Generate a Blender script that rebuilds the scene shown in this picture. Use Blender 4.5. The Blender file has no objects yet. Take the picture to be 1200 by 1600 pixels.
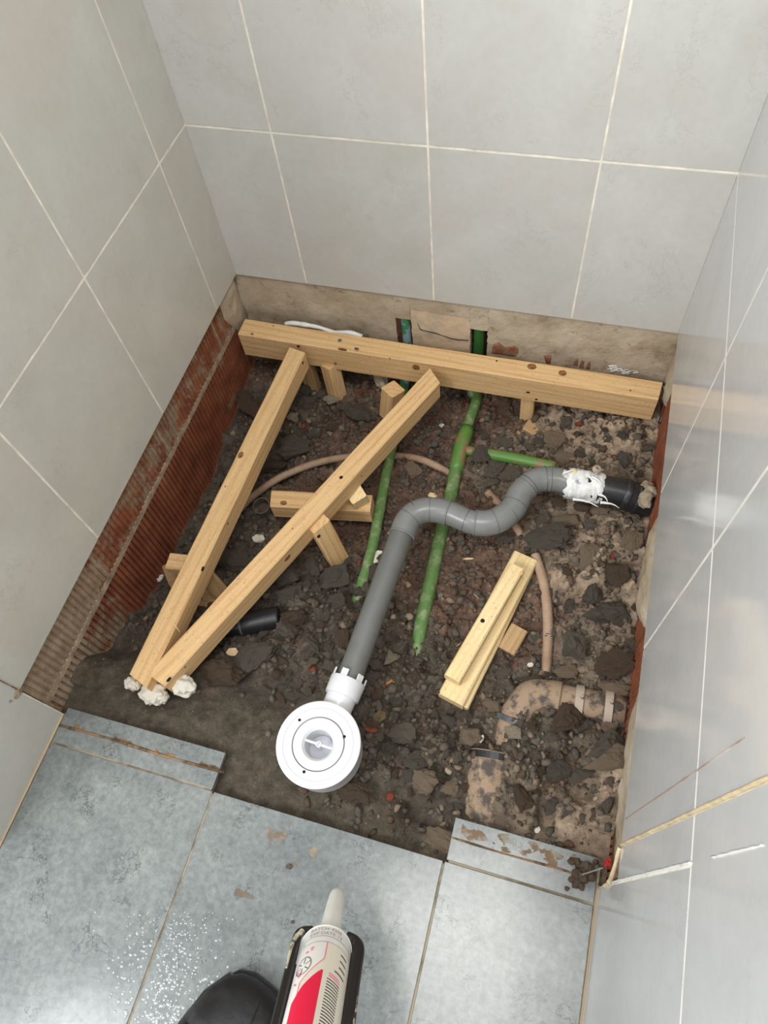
import bpy, bmesh, math, random
import numpy as np
from mathutils import Vector, Matrix, noise, Quaternion
random.seed(7); rng = np.random.RandomState(5)
SC = bpy.context.scene; COL = SC.collection

# ---------------------------------------------------------------- camera
F = 1118.506
CAM = Vector((0.659468, -0.956451, 0.958481))
R0 = Vector((0.9590812647, 0.2686657456, -0.0893411710))
R1 = Vector((0.1918137998, -0.8486562780, -0.4929401465))
R2 = Vector((-0.2082560776, 0.4556327897, -0.8654641339))
cd = bpy.data.cameras.new('camera'); cam = bpy.data.objects.new('camera', cd); COL.objects.link(cam)
m = Matrix.Identity(4)
for i in range(3):
    m[i][0] = R0[i]; m[i][1] = -R1[i]; m[i][2] = -R2[i]; m[i][3] = CAM[i]
cam.matrix_world = m
cd.sensor_fit = 'VERTICAL'; cd.sensor_height = 36; cd.lens = F*36/1600; cd.clip_start = 0.02
SC.camera = cam
# ---------------------------------------------------------------- world, light, exposure
w = bpy.data.worlds.new('world'); SC.world = w; w.use_nodes = True
bg = w.node_tree.nodes['Background']; bg.inputs[0].default_value = (0.93, 0.965, 1.0, 1); bg.inputs[1].default_value = 0.66
def area(name, loc, tgt, sx, sy, power, col):
    l = bpy.data.lights.new(name, 'AREA'); l.shape = 'RECTANGLE'; l.size = sx; l.size_y = sy; l.energy = power; l.color = col
    o = bpy.data.objects.new(name, l); COL.objects.link(o); o.location = loc
    o.rotation_euler = (Vector(tgt)-Vector(loc)).to_track_quat('-Z', 'Y').to_euler(); return o
area('window_light', (-0.50, -2.00, 1.80), (0.55, -0.70, 0.0), 0.7, 0.7, 26, (0.97, 0.985, 1.0))
area('ceiling_lamp_light', (0.75, -1.0, 2.2), (0.5, -0.6, 0.0), 0.7, 0.7, 13, (1.0, 0.97, 0.93))
SC.view_settings.view_transform = 'Standard'; SC.view_settings.look = 'None'
SC.view_settings.gamma = 1; SC.view_settings.use_curve_mapping = False
SC.view_settings.exposure = 0.64

# ---------------------------------------------------------------- helpers
def ray(u, v): return R0*((u-600)/F) + R1*((v-800)/F) + R2
def at(u, v, z): d = ray(u, v); return CAM + d*((z-CAM.z)/d.z)
def aty(u, v, y): d = ray(u, v); return CAM + d*((y-CAM.y)/d.y)
def atx(u, v, x): d = ray(u, v); return CAM + d*((x-CAM.x)/d.x)
def hit(u, v, p, n): d = ray(u, v); return CAM + d*((p-CAM).dot(n)/d.dot(n))
def atd(u, v, dep): return CAM + ray(u, v)*dep
def lin(c): return tuple(((x/255)/12.92 if x/255 <= .04045 else ((x/255+.055)/1.055)**2.4) for x in c[:3]) + (1,)

class NT:
    def __init__(s, name, rough=.6, spec=.5):
        s.m = bpy.data.materials.new(name); s.m.use_nodes = True; s.t = s.m.node_tree
        s.b = s.t.nodes['Principled BSDF']; s.b.inputs['Roughness'].default_value = rough
        s.b.inputs['Specular IOR Level'].default_value = spec
    def n(s, typ, **kw):
        x = s.t.nodes.new(typ)
        for k, v in kw.items():
            if k.startswith('i_'): x.inputs[k[2:].replace('_', ' ')].default_value = v
            else: setattr(x, k, v)
        return x
    def l(s, a, b): s.t.links.new(a, b)
    def coord(s, kind='Object', scale=(1, 1, 1), rnd=False):
        tc = s.n('ShaderNodeTexCoord'); mp = s.n('ShaderNodeMapping'); mp.inputs['Scale'].default_value = scale
        s.l(tc.outputs[kind], mp.inputs['Vector'])
        if rnd:
            oi = s.n('ShaderNodeObjectInfo'); mu = s.n('ShaderNodeMath', operation='MULTIPLY'); mu.inputs[1].default_value = 37.0
            s.l(oi.outputs['Random'], mu.inputs[0]); cx = s.n('ShaderNodeCombineXYZ')
            for k in range(3): s.l(mu.outputs[0], cx.inputs[k])
            s.l(cx.outputs[0], mp.inputs['Location'])
        return mp.outputs[0]
    def noise(s, vec, scale, detail=4, rough=.55, dist=0):
        x = s.n('ShaderNodeTexNoise'); x.inputs['Scale'].default_value = scale; x.inputs['Detail'].default_value = detail
        x.inputs['Roughness'].default_value = rough; x.inputs['Distortion'].default_value = dist; s.l(vec, x.inputs['Vector']); return x.outputs[0]
    def ramp(s, fac, stops):
        x = s.n('ShaderNodeValToRGB'); e = x.color_ramp.elements
        while len(e) < len(stops): e.new(0.5)
        for k, (p, c) in enumerate(stops):
            e[k].position = p; e[k].color = lin(c) if isinstance(c, (tuple, list)) else (c, c, c, 1)
        s.l(fac, x.inputs[0]); return x.outputs[0]
    def mix(s, fac, a, b, mode='MIX'):
        x = s.n('ShaderNodeMix', data_type='RGBA', blend_type=mode)
        for v, k in ((fac, 0), (a, 6), (b, 7)):
            if isinstance(v, (int, float)): x.inputs[k].default_value = v
            elif isinstance(v, tuple): x.inputs[k].default_value = lin(v)
            else: s.l(v, x.inputs[k])
        return x.outputs[2]
    def bump(s, h, strength=.3, dist=.002):
        x = s.n('ShaderNodeBump'); x.inputs['Strength'].default_value = strength; x.inputs['Distance'].default_value = dist
        s.l(h, x.inputs['Height']); s.l(x.outputs[0], s.b.inputs['Normal'])
    def col(s, c):
        if isinstance(c, tuple): s.b.inputs['Base Color'].default_value = lin(c)
        else: s.l(c, s.b.inputs['Base Color'])
def plain(name, c, rough=.5, spec=.5, var=.0, vscale=60, bump=0, c2=None, thr=(.45, .6), sc2=30):
    a = NT(name, rough, spec); v = a.coord(rnd=False)
    out = lin(c)
    if c2: 
        n1 = a.noise(v, sc2, 6, .65); out = a.mix(a.ramp(n1, [(thr[0], 0.0), (thr[1], 1.0)]), tuple(c), tuple(c2)); a.col(out)
    elif var:
        n1 = a.noise(v, vscale, 5); d = tuple(max(0, int(k*(1-var))) for k in c); e = tuple(min(255, int(k*(1+var*.6))) for k in c)
        a.col(a.ramp(n1, [(.3, d), (.7, e)]))
    else: a.b.inputs['Base Color'].default_value = out
    if bump: a.bump(a.noise(v, vscale*2, 4), bump, .001)
    return a.m

def obj(name, bm, mat, parent=None, M=None, smooth=False):
    me = bpy.data.meshes.new(name); bm.to_mesh(me); bm.free()
    if mat:
        for x in (mat if isinstance(mat, list) else [mat]): me.materials.append(x)
    if smooth:
        for p in me.polygons: p.use_smooth = True
    o = bpy.data.objects.new(name, me); COL.objects.link(o)
    if parent and M is None: M = Matrix.Identity(4)
    if M is not None: o.matrix_world = M
    if parent:
        o.parent = parent; o.matrix_parent_inverse = Matrix.Identity(4)
        if M is not None: o.matrix_basis = pinv(parent) @ M
    return o
WM = {}
def pinv(p):
    mtx = Matrix.Identity(4); q = p
    while q: mtx = q.matrix_basis @ mtx; q = q.parent
    return mtx.inverted()
def tag(o, label=None, cat=None, group=None, kind=None):
    for k, v in (('label', label), ('category', cat), ('group', group), ('kind', kind)):
        if v: o[k] = v
    return o
def empty(name, loc, label, cat, group=None, M=None):
    o = bpy.data.objects.new(name, None); COL.objects.link(o); o.empty_display_size = .02
    if M is not None: o.matrix_basis = M
    else: o.location = loc
    return tag(o, label, cat, group)
def T(v): return Matrix.Translation(Vector(v))
def box(bm, x0, x1, y0, y1, z0, z1, bev=0, seg=1):
    r = bmesh.ops.create_cube(bm, size=1)['verts']
    for v in r: v.co = Vector(((x0+x1)/2+v.co.x*(x1-x0), (y0+y1)/2+v.co.y*(y1-y0), (z0+z1)/2+v.co.z*(z1-z0)))
    if bev:
        es = list({e for v in r for e in v.link_edges}); bmesh.ops.bevel(bm, geom=es, offset=bev, segments=seg, affect='EDGES', profile=.5)
def lathe(bm, prof, n=48, M=Matrix.Identity(4), closed=False):
    rings = []
    for (r, h) in prof:
        if r < 1e-6: rings.append([bm.verts.new(M @ Vector((0, 0, h)))])
        else: rings.append([bm.verts.new(M @ Vector((r*math.cos(2*math.pi*k/n), r*math.sin(2*math.pi*k/n), h))) for k in range(n)])
    if closed: rings.append(rings[0])
    for a, b in zip(rings, rings[1:]):
        for k in range(n):
            k2 = (k+1) % n
            if len(a) == 1 and len(b) == 1: continue
            if len(a) == 1: bm.faces.new((a[0], b[k], b[k2]))
            elif len(b) == 1: bm.faces.new((a[k], b[0], a[k2]))
            else: bm.faces.new((a[k], b[k], b[k2], a[k2]))
def frames(pts):
    fr = []; t0 = (pts[1]-pts[0]).normalized(); up = Vector((0, 0, 1)) if abs(t0.z) < .9 else Vector((0, 1, 0))
    x = t0.cross(up).normalized()
    for i, p in enumerate(pts):
        t = (pts[min(i+1, len(pts)-1)]-pts[max(i-1, 0)]).normalized()
        x = (x-t*x.dot(t)).normalized(); fr.append((p, x, t.cross(x), t))
    return fr
def sweep(bm, pts, rad, n=20, cap=True, wx=1, wy=1, jit=0):
    pts = [Vector(p) for p in pts]; rings = []
    for i, (p, x, y, t) in enumerate(frames(pts)):
        r = rad(i/(len(pts)-1)) if callable(rad) else (rad[i] if isinstance(rad, (list, tuple)) else rad)
        ring = []
        for k in range(n):
            a = 2*math.pi*k/n; rr = r*(1+(random.uniform(-jit, jit) if jit else 0))
            ring.append(bm.verts.new(p + x*rr*wx*math.cos(a) + y*rr*wy*math.sin(a)))
        rings.append(ring)
    for a, b in zip(rings, rings[1:]):
        for k in range(n): bm.faces.new((a[k], a[(k+1) % n], b[(k+1) % n], b[k]))
    if cap: bm.faces.new(rings[0][::-1]); bm.faces.new(rings[-1])
def catmull(P, k=8):
    P = [Vector(p) for p in P]; P = [P[0]*2-P[1]] + P + [P[-1]*2-P[-2]]; out = []
    for i in range(1, len(P)-2):
        for j in range(k):
            t = j/k; a, b, c, d = P[i-1:i+3]
            out.append(.5*((2*b)+(c-a)*t+(2*a-5*b+4*c-d)*t*t+(3*b-a-3*c+d)*t**3))
    out.append(P[-2]); return out
def blob(bm, c, r, sub=3, amp=.3, freq=2.0, seed=0, scale=(1, 1, 1)):
    vs = bmesh.ops.create_icosphere(bm, subdivisions=sub, radius=1)['verts']
    for v in vs:
        n = v.co.normalized(); k = 1+amp*noise.noise(n*freq+Vector((seed*3.1, seed*1.7, seed)))+amp*.4*noise.noise(n*freq*3+Vector((seed, 0, 0)))
        v.co = Vector(c)+Vector((n.x*scale[0], n.y*scale[1], n.z*scale[2]))*r*k

# ---------------------------------------------------------------- materials
def tile_mat(name, lo, mid, hi, vein, rough, pink=None, sc=1.0, spec=.5, speck=False):
    a = NT(name, rough, spec); v = a.coord(rnd=True)
    c = a.ramp(a.noise(v, 7*sc, 6, .6, .4), [(.3, lo), (.5, mid), (.72, hi)])
    if pink: c = a.mix(a.ramp(a.noise(v, 5*sc, 3, .5, .8), [(.54, 0.0), (.68, .55)]), c, pink)
    c = a.mix(a.ramp(a.noise(v, 90*sc, 3, .6), [(.35, .10 if not speck else .35), (.6, 0.0)]), c, vein)
    nz = a.noise(v, 6*sc, 6, .7, .25)
    ln = a.ramp(nz, [(.490, 0.0), (.498, 1.0), (.501, 1.0), (.508, 0.0)])
    msk = a.ramp(a.noise(v, 11*sc, 2), [(.46, 0.0), (.62, .32 if not speck else .9)])
    c = a.mix(a.mix(1.0, ln, msk, 'MULTIPLY'), c, vein)
    if speck:
        c = a.mix(a.ramp(a.noise(v, 75, 6, .75), [(.52, 0.0), (.74, .34)]), c, (168, 172, 168))
        c = a.mix(a.ramp(a.noise(v, 26, 4, .7), [(.5, 0.0), (.78, .4)]), c, vein)
    a.col(c)
    a.bump(a.noise(v, 45, 3), .08 if not speck else .12, .001)
    return a.m
M_tileL = tile_mat('tile_glaze_left', (193, 190, 180), (199, 197, 188), (206, 204, 196), (170, 166, 156), .28, (200, 190, 180))
M_tileB = tile_mat('tile_glaze_back', (197, 195, 187), (203, 202, 196), (210, 209, 204), (172, 169, 160), .3, (204, 196, 190))
M_tileR = tile_mat('tile_glaze_right', (200, 200, 198), (206, 206, 204), (211, 211, 210), (178, 178, 176), .12, None)
M_floor = tile_mat('floor_tile_glaze', (110, 115, 114), (124, 129, 127), (138, 143, 140), (72, 76, 76), .2, None, 1.3, .5, True)
M_grout = plain('grout_cream', (238, 232, 216), .8, .3, .1, 40)
M_grout_f = plain('grout_floor', (156, 142, 118), .9, .3, c2=(112, 100, 82), sc2=20)
M_screed = plain('screed', (120, 108, 92), .95, .2, .3, 40, .6, c2=(84, 70, 56))

def wood_mat(name, base, dark, light, gs=1.0):
    a = NT(name, .62, .3); v = a.coord('Object', (1.2, 26, 26), rnd=True)
    w1 = a.n('ShaderNodeTexWave', wave_type='BANDS', bands_direction='DIAGONAL'); w1.inputs['Scale'].default_value = 1.6*gs
    w1.inputs['Distortion'].default_value = 5.5; w1.inputs['Detail'].default_value = 3; w1.inputs['Detail Scale'].default_value = .7; a.l(v, w1.inputs['Vector'])
    c = a.mix(a.ramp(w1.outputs[1], [(.55, 0.0), (.95, .42)]), base, dark)
    c = a.mix(a.ramp(a.noise(v, 3.5, 5, .6), [(.35, .0), (.7, .6)]), c, light)
    v2 = a.coord('Object', (14, 260, 260)); c = a.mix(a.ramp(a.noise(v2, 1.0, 3), [(.3, .28), (.55, 0.0)]), c, dark)
    v3 = a.coord('Object', (1, 1, 1), rnd=True); c = a.mix(a.ramp(a.noise(v3, 240, 2), [(.30, .3), (.4, 0.0)]), c, (110, 84, 56))
    a.col(c); a.bump(a.noise(v2, 1.0, 3), .25, .0006); return a.m
M_wood = wood_mat('softwood', (216, 179, 128), (182, 130, 78), (228, 196, 148))
M_wood2 = wood_mat('fresh_softwood', (228, 203, 150), (206, 164, 104), (240, 220, 176), 1.6)
M_wood3 = wood_mat('dull_softwood', (178, 146, 104), (138, 102, 66), (192, 162, 118))
M_hole = plain('screw_hole_dark', (22, 17, 14), .9)
M_knot = plain('wood_knot', (150, 104, 62), .7, .3, c2=(104, 70, 42), sc2=160)
M_screw = plain('grey_screw', (104, 104, 94), .5)
M_grey = plain('grey_pvc', (122, 123, 121), .3, .5, .06, 20)
M_greyd = plain('grey_pvc_seam', (92, 93, 92), .4)
M_white = plain('white_plastic', (212, 213, 214), .28, .5)
M_whited = plain('white_plastic_inner', (196, 198, 206), .35)
M_seam = plain('groove_dark', (120, 120, 122), .7)
M_green = plain('green_pipe', (92, 126, 68), .5, .4, c2=(142, 152, 116), thr=(.48, .66), sc2=60)
M_green2 = plain('green_fitting', (88, 132, 58), .42, .5, c2=(140, 110, 80), thr=(.50, .58), sc2=40)
M_greend = plain('green_dark', (56, 112, 54), .3, .6, .2, 30)
M_corr = plain('corrugated_conduit', (186, 162, 138), .6, .3, c2=(158, 124, 100), sc2=14, thr=(.4, .7))
M_black = plain('black_plastic', (34, 34, 36), .38, .5, c2=(66, 62, 58), thr=(.55, .75), sc2=45)
M_foam = plain('white_foam', (206, 200, 186), .85, .2, c2=(120, 112, 98), thr=(.58, .68), sc2=45, bump=.5)
M_seal = plain('white_sealant', (226, 226, 222), .45, .5, c2=(150, 156, 160), thr=(.58, .7), sc2=60)
M_sealy = plain('yellowed_sealant', (216, 196, 158), .5, .4, .15, 60)
M_pipeD = plain('mortar_caked_pipe', (154, 132, 110), .85, .2, c2=(86, 78, 72), thr=(.48, .6), sc2=44, bump=.6, vscale=90)
M_pipeC = plain('dirty_collar', (172, 156, 140), .7, .3, c2=(70, 62, 58), thr=(.56, .62), sc2=70)
M_red = plain('red_chip', (164, 40, 36), .6)
M_steel = plain('steel', (150, 148, 142), .35)

# brick / mortar
a = NT('fluted_brick', .8, .25); v = a.coord('Object'); geo = a.n('ShaderNodeNewGeometry'); pos = geo.outputs['Position']
c = a.ramp(a.noise(pos, 25, 5, .6), [(.3, (114, 64, 44)), (.6, (148, 88, 60)), (.8, (160, 112, 84))])
sm = a.noise(pos, 16, 6, .7, .6); att = a.n('ShaderNodeAttribute', attribute_name='smear'); 
ad = a.n('ShaderNodeMath', operation='ADD'); a.l(sm, ad.inputs[0]); a.l(att.outputs['Fac'], ad.inputs[1])
c = a.mix(a.ramp(ad.outputs[0], [(.64, 0.0), (.76, 0.92)]), c, a.ramp(a.noise(pos, 60, 5, .7), [(.3, (134, 114, 92)), (.7, (176, 158, 134))]))
a.col(c); a.bump(a.noise(pos, 220, 4), .5, .001); M_brick = a.m
M_mortar = plain('mortar_joint', (168, 148, 124), .95, .2, .25, 60, .8)
a = NT('cement_render', .95, .15); geo = a.n('ShaderNodeNewGeometry'); pos = geo.outputs['Position']
c = a.ramp(a.noise(pos, 11, 7, .68, .3), [(.28, (134, 116, 90)), (.42, (176, 160, 136)), (.60, (194, 180, 158)), (.8, (208, 194, 172))])
c = a.mix(a.ramp(a.noise(pos, 34, 5, .7), [(.58, 0.0), (.72, .6)]), c, (96, 80, 56))
a.col(c); a.bump(a.noise(pos, 130, 6, .7), .7, .002); M_render = a.m
M_plaster = plain('beige_plaster', (212, 188, 158), .85, .2, c2=(188, 172, 150), sc2=30, bump=.3)

# soil: vertex colour mixed with noise
a = NT('soil', .92, .22); at_ = a.n('ShaderNodeAttribute', attribute_name='soilcol'); geo = a.n('ShaderNodeNewGeometry'); pos = geo.outputs['Position']
f1 = a.ramp(a.noise(pos, 55, 8, .72), [(.28, .5), (.5, 1.0), (.75, 1.6)])
c = a.mix(1.0, at_.outputs['Color'], f1, 'MULTIPLY')
c = a.mix(a.ramp(a.noise(pos, 18, 4, .6), [(.55, 0.0), (.72, .35)]), c, (104, 72, 56))
c = a.mix(a.ramp(a.noise(pos, 420, 2, .6), [(.68, 0.0), (.74, .7)]), c, (170, 154, 132))
c = a.mix(a.ramp(a.noise(pos, 300, 3, .6), [(.3, .4), (.42, 0.0)]), c, (34, 28, 24))
a.col(c); a.bump(a.noise(pos, 260, 8, .75), 1.0, .004); M_soil = a.m
def stone_mat(name, lo, hi, dust):
    a = NT(name, .93, .2); v = a.coord(rnd=True)
    c = a.ramp(a.noise(v, 60, 7, .7), [(.3, lo), (.7, hi)]); c = a.mix(a.ramp(a.noise(v, 22, 4), [(.52, 0.0), (.7, .55)]), c, dust)
    a.col(c); a.bump(a.noise(v, 200, 8, .8), 1.0, .004); return a.m
SM = {'dark': stone_mat('stone_dark', (78, 73, 65), (122, 114, 102), (130, 116, 98)),
      'brown': stone_mat('stone_brown', (80, 66, 54), (118, 101, 84), (126, 92, 72)),
      'grey': stone_mat('stone_grey', (92, 86, 77), (134, 124, 110), (146, 128, 108)),
      'tan': stone_mat('stone_tan', (130, 113, 94), (170, 151, 128), (150, 118, 96)),
      'pale': stone_mat('stone_pale', (168, 152, 128), (205, 192, 168), (150, 120, 92)),
      'red': stone_mat('stone_red', (118, 56, 38), (156, 84, 60), (112, 70, 52))}

# ---------------------------------------------------------------- setting: walls, floor
W = .8292; H = .3048; FZ = -.1304; TH = .008; G = .0017
PL = .0976; QR = .3296; AB = .1479; J = .8921
def slab(name, x0, x1, y0, y1, z0, z1, mat, parent=None, kind=None, bev=0):
    c = Vector(((x0+x1)/2, (y0+y1)/2, (z0+z1)/2)); bm = bmesh.new(); box(bm, x0-c.x, x1-c.x, y0-c.y, y1-c.y, z0-c.z, z1-c.z, bev, 2)
    o = obj(name, bm, mat, parent, T(c)); 
    if kind: o['kind'] = kind
    return o
YF = -1.05; ZT_ = .72
wb = slab('wall_back', -.12, W+.12, .0088, .13, -.42, ZT_*1.5, M_render, kind='structure')
wl = slab('wall_left', -.12, -.0182, YF, .0088, -.42, ZT_*1.5, M_render, kind='structure')
wr = slab('wall_right', W+.0182, W+.12, YF-.5, .0088, -.42, ZT_*1.5, M_render, kind='structure')
# grout beds just behind the tile faces
slab('grout_bed', -.02, W+.02, .0007, .0100, .0006, ZT_*1.5, M_grout, wb)
slab('grout_bed', -.020, -.0007, -PL-.75, .0014, .0006, ZT_*1.5, M_grout, wl)
slab('grout_bed', -.020, -.0007, YF, -PL-.75, FZ-.02, ZT_*1.5, M_grout, wl)
slab('grout_bed', W+.0007, W+.020, -QR-.5-.04, .0014, .0006, ZT_*1.5, M_grout, wr)
slab('grout_bed', W+.0007, W+.020, YF-.5, -QR-.5-.04, FZ-.02, ZT_*1.5, M_grout, wr)
rows = [(0, H), (H, H+.4), (H+.4, ZT_*1.5)]
xs = [0, AB, AB+.25, AB+.5, W]
for (z0, z1) in rows:
    for x0, x1 in zip(xs, xs[1:]): slab('tile', x0+(G if x0 else 0), x1-(G if x1 < W else 0), 0, TH, z0+(G if z0 else 0), z1-G, M_tileB, wb, bev=.0006)
ysL = [0, PL, PL+.25, PL+.5, PL+.75]
for (z0, z1) in rows:
    for y0, y1 in zip(ysL, ysL[1:]): slab('tile', -TH, 0, -y1+G, -y0-(G if y0 else 0), z0+(G if z0 else 0), z1-G, M_tileL, wl, bev=.0006)
for z0, z1 in [(FZ-.015, H), (H, H+.4), (H+.4, 1.08)]:
    for y0, y1 in [(PL+.75, -YF)]: slab('tile', -TH, 0, -y1+G, -y0-G, z0+G, z1-G, M_tileL, wl, bev=.0006)
ysR = [0, QR, QR+.25, QR+.5]
for (z0, z1) in rows:
    for y0, y1 in zip(ysR, ysR[1:]): slab('tile', W, W+TH, -y1+G*1.1, -y0-(G*1.1 if y0 else 0), z0+(G if z0 else 0), z1-G, M_tileR, wr, bev=.0006)
slab('tile', W, W+TH, -.8672, -.8296-G, 0.0, H-G, M_tileR, wr, bev=.0006)
for z0, z1 in [(FZ-.015, H)]:
    for y0, y1 in [(.8696, 1.12), (1.12, 1.37), (1.37, 1.8)]: slab('tile', W, W+TH, -y1+G, -y0-G, z0+G, z1-G, M_tileR, wr, bev=.0006)
for z0, z1 in [(H, H+.4), (H+.4, 1.08)]:
    for y0, y1 in [(.8296, 1.0796), (1.0796, 1.3296), (1.3296, 1.8)]: slab('tile', W, W+TH, -y1+G, -y0-G, z0+G, z1-G, M_tileR, wr, bev=.0006)

# fluted hollow brick courses under the left and right tiling
def fluted(parent, side, y0, y1, z0, z1, smear, dep=.0042):
    """one brick, flutes running vertically; side=-1 left wall (faces +x), +1 right wall (faces -x), 0 back wall"""
    n = max(2, int(round((y1-y0)/.0105))); p = (y1-y0)/n; bm = bmesh.new(); prof = []
    for k in range(n):
        b = y0+k*p
        for f, d in ((.0, .0), (.60, .0), (.68, dep), (.92, dep)): prof.append((b+f*p, d))
    prof.append((y1, 0)); nz = 5; g = []
    X = {-1: -.0105, 1: W+.0105, 0: .0068}[side]
    def P(yy, d, z):
        if side == -1: return Vector((X-d, yy, z))
        if side == 1: return Vector((X+d, yy, z))
        return Vector((yy, X+d, z))
    for j in range(nz+1):
        z = z0+(z1-z0)*j/nz
        g.append([bm.verts.new(P(yy, d+.0008*noise.noise(Vector((yy*40, z*40, side))), z)) for yy, d in prof])
    for a_, b_ in zip(g, g[1:]):
        for k in range(len(prof)-1): bm.faces.new((a_[k], a_[k+1], b_[k+1], b_[k]))
    bk = [[bm.verts.new(P(yy, .012 if side else .005, z)) for yy in (y0, y1)] for z in (z0, z1)]
    bm.faces.new([bk[1][0], bk[1][1]]+g[-1][::-1]); bm.faces.new([bk[0][1], bk[0][0]]+g[0])
    bm.faces.new([bk[0][0], bk[1][0]]+[r[0] for r in g[::-1]]); bm.faces.new([bk[1][1], bk[0][1]]+[r[-1] for r in g])
    bmesh.ops.recalc_face_normals(bm, faces=bm.faces)
    c = P((y0+y1)/2, 0, (z0+z1)/2)
    for vv in bm.verts: vv.co -= c
    o = obj('brick', bm, M_brick, parent, T(c))
    at2 = o.data.attributes.new('smear', 'FLOAT', 'POINT')
    for i, vv in enumerate(o.data.vertices): at2.data[i].value = smear(vv.co+c)
    return o
def smL(p):
    s = .05 if p.z < -.09 else .17
    if p.y < -.62: s += .26*min(1, (-.62-p.y)/.14)
    if p.z < -.09 and p.y > -.56 and p.y < -.2: s -= .15
    if p.y > -.05: s += .12
    return s
joint = -.094
mj = slab('mortar_joint', -.0185, -.0102, -.8476, .008, joint-.007, joint+.005, M_mortar, wl)
e = [0.006, -.115, -.37, -.625, -.8476]
for y1, y0 in zip(e, e[1:]): fluted(wl, -1, y0+.003, y1-.003, joint+.005, .0035, smL, .0022)
e = [.006, -.24, -.495, -.75, -.8476]
for y1, y0 in zip(e, e[1:]): fluted(wl, -1, y0+.0008, y1-.0008, joint-.26, joint-.007, smL)
for yy in (-.115, -.37, -.625): slab('mortar_joint', -.0185, -.0110, yy-.0045, yy+.0045, joint+.004, .002, M_mortar, wl)
for yy in (): slab('mortar_joint', -.0185, -.0110, yy-.0045, yy+.0045, joint-.26, joint-.006, M_mortar, wl)
e = [.006, -.27, -.53, -.79, -.868]
for y1, y0 in zip(e, e[1:]): fluted(wr, 1, y0+.003, y1-.003, -.34, -.002, lambda p: .0)
# sandy render lips hanging off the right tiling
def patch(name, parent, mat, pts, thick, axis, res=26, amp=.004, seed=0):
    """rough plaster patch: polygon pts in the wall plane, built as a displaced lens of its own thickness"""
    bm = bmesh.new(); cx = sum(p[0] for p in pts)/len(pts); cy = sum(p[1] for p in pts)/len(pts); n = len(pts); ringN = 6
    P = []
    for i in range(n):
        for s in range(4):
            t = s/4; q0, q1 = pts[i], pts[(i+1) % n]; P.append((q0[0]*(1-t)+q1[0]*t, q0[1]*(1-t)+q1[1]*t))
    rings = []
    for r in range(ringN+1):
        f = 1-r/ringN*.93; d = thick*(1-f**4)
        rings.append([Vector((cx+(a_-cx)*f*(1+.06*noise.noise(Vector((a_*60, b_*60, seed)))), cy+(b_-cy)*f*(1+.06*noise.noise(Vector((a_*60, b_*60, seed+5)))), d+amp*noise.noise(Vector((a_*f*50, b_*f*50, seed+r*.3)))*(r > 0))) for a_, b_ in P])
    def conv(q):
        if axis == 'L': return Vector((-.0105+q.z, q.x, q.y))
        if axis == 'R': return Vector((W+.0105-q.z, q.x, q.y))
        return Vector((q.x, .0085-q.z, q.y))
    V = [[bm.verts.new(conv(q)) for q in r] for r in rings]; m_ = len(P)
    for A, B in zip(V, V[1:]):
        for k in range(m_): bm.faces.new((A[k], A[(k+1) % m_], B[(k+1) % m_], B[k]))
    bm.faces.new(V[-1]); bm.faces.new([bm.verts.new(v_.co + {'L': Vector((-.003, 0, 0)), 'R': Vector((.003, 0, 0)), 'B': Vector((0, .003, 0))}[axis]) for v_ in V[0]][::-1])
    bmesh.ops.recalc_face_normals(bm, faces=bm.faces)
    return obj(name, bm, mat, parent, smooth=True)
patch('render_lip', wr, M_render, [(-.34, -.002), (-.50, -.002), (-.53, -.05), (-.49, -.11), (-.44, -.12), (-.38, -.10), (-.345, -.06)], .012, 'R', seed=3)
patch('render_lip', wr, M_render, [(-.60, -.002), (-.86, -.002), (-.86, -.10), (-.80, -.07), (-.76, -.11), (-.70, -.06), (-.66, -.10), (-.61, -.05)], .007, 'R', seed=8)
patch('render_lip', wr, M_render, [(0.0, -.0), (-.085, -.0), (-.08, -.10), (-.02, -.16), (0.0, -.16)], .008, 'R', seed=9)
patch('render_lip', wl, M_render, [(0.002, -.0), (-.07, -.0), (-.075, -.05), (-.035, -.13), (0.002, -.16)], .006, 'L', seed=12)
0 and patch('mortar_smear', wl, M_mortar, [(-.55, -.10), (-.63, -.10), (-.64, -.17), (-.58, -.19), (-.54, -.15)], .003, 'L', seed=14, amp=.0015)
# back wall: rough cement render with two pipe chases
def render_panel(name, x0, x1, z0, z1, yf, mat, amp, seed, n=60):
    bm = bmesh.new(); nx = max(6, int((x1-x0)/.006)); nz = max(4, int((z1-z0)/.006)); g = []
    for j in range(nz+1):
        g.append([])
        for i in range(nx+1):
            x = x0+(x1-x0)*i/nx; z = z0+(z1-z0)*j/nz
            if i in (0, nx) and nx > 10: x += .0025*noise.noise(Vector((z*120, seed, i)))
            y = yf + amp*noise.fractal(Vector((x*22, seed, z*22)), 1.0, 2.0, 5)
            g[-1].append(bm.verts.new((x, y, z)))
    for A, B in zip(g, g[1:]):
        for i in range(nx): bm.faces.new((A[i], A[i+1], B[i+1], B[i]))
    bd = [g[0][i] for i in range(nx+1)]+[g[j][nx] for j in range(1, nz+1)]+[g[nz][i] for i in range(nx-1, -1, -1)]+[g[j][0] for j in range(nz-1, 0, -1)]
    bk = [bm.verts.new((v_.co.x, .05, v_.co.z)) for v_ in bd]
    for k in range(len(bd)):
        k2 = (k+1) % len(bd); bm.faces.new((bd[k], bk[k], bk[k2], bd[k2]))
    bmesh.ops.recalc_face_normals(bm, faces=bm.faces)
    return obj(name, bm, mat, wb, smooth=False)
render_panel('cement_render', -.012, .318, -.36, .0005, .0042, M_render, .0020, 1)
render_panel('cement_render', .318, .349, -.062, .0005, .0042, M_render, .0025, 2)
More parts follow.
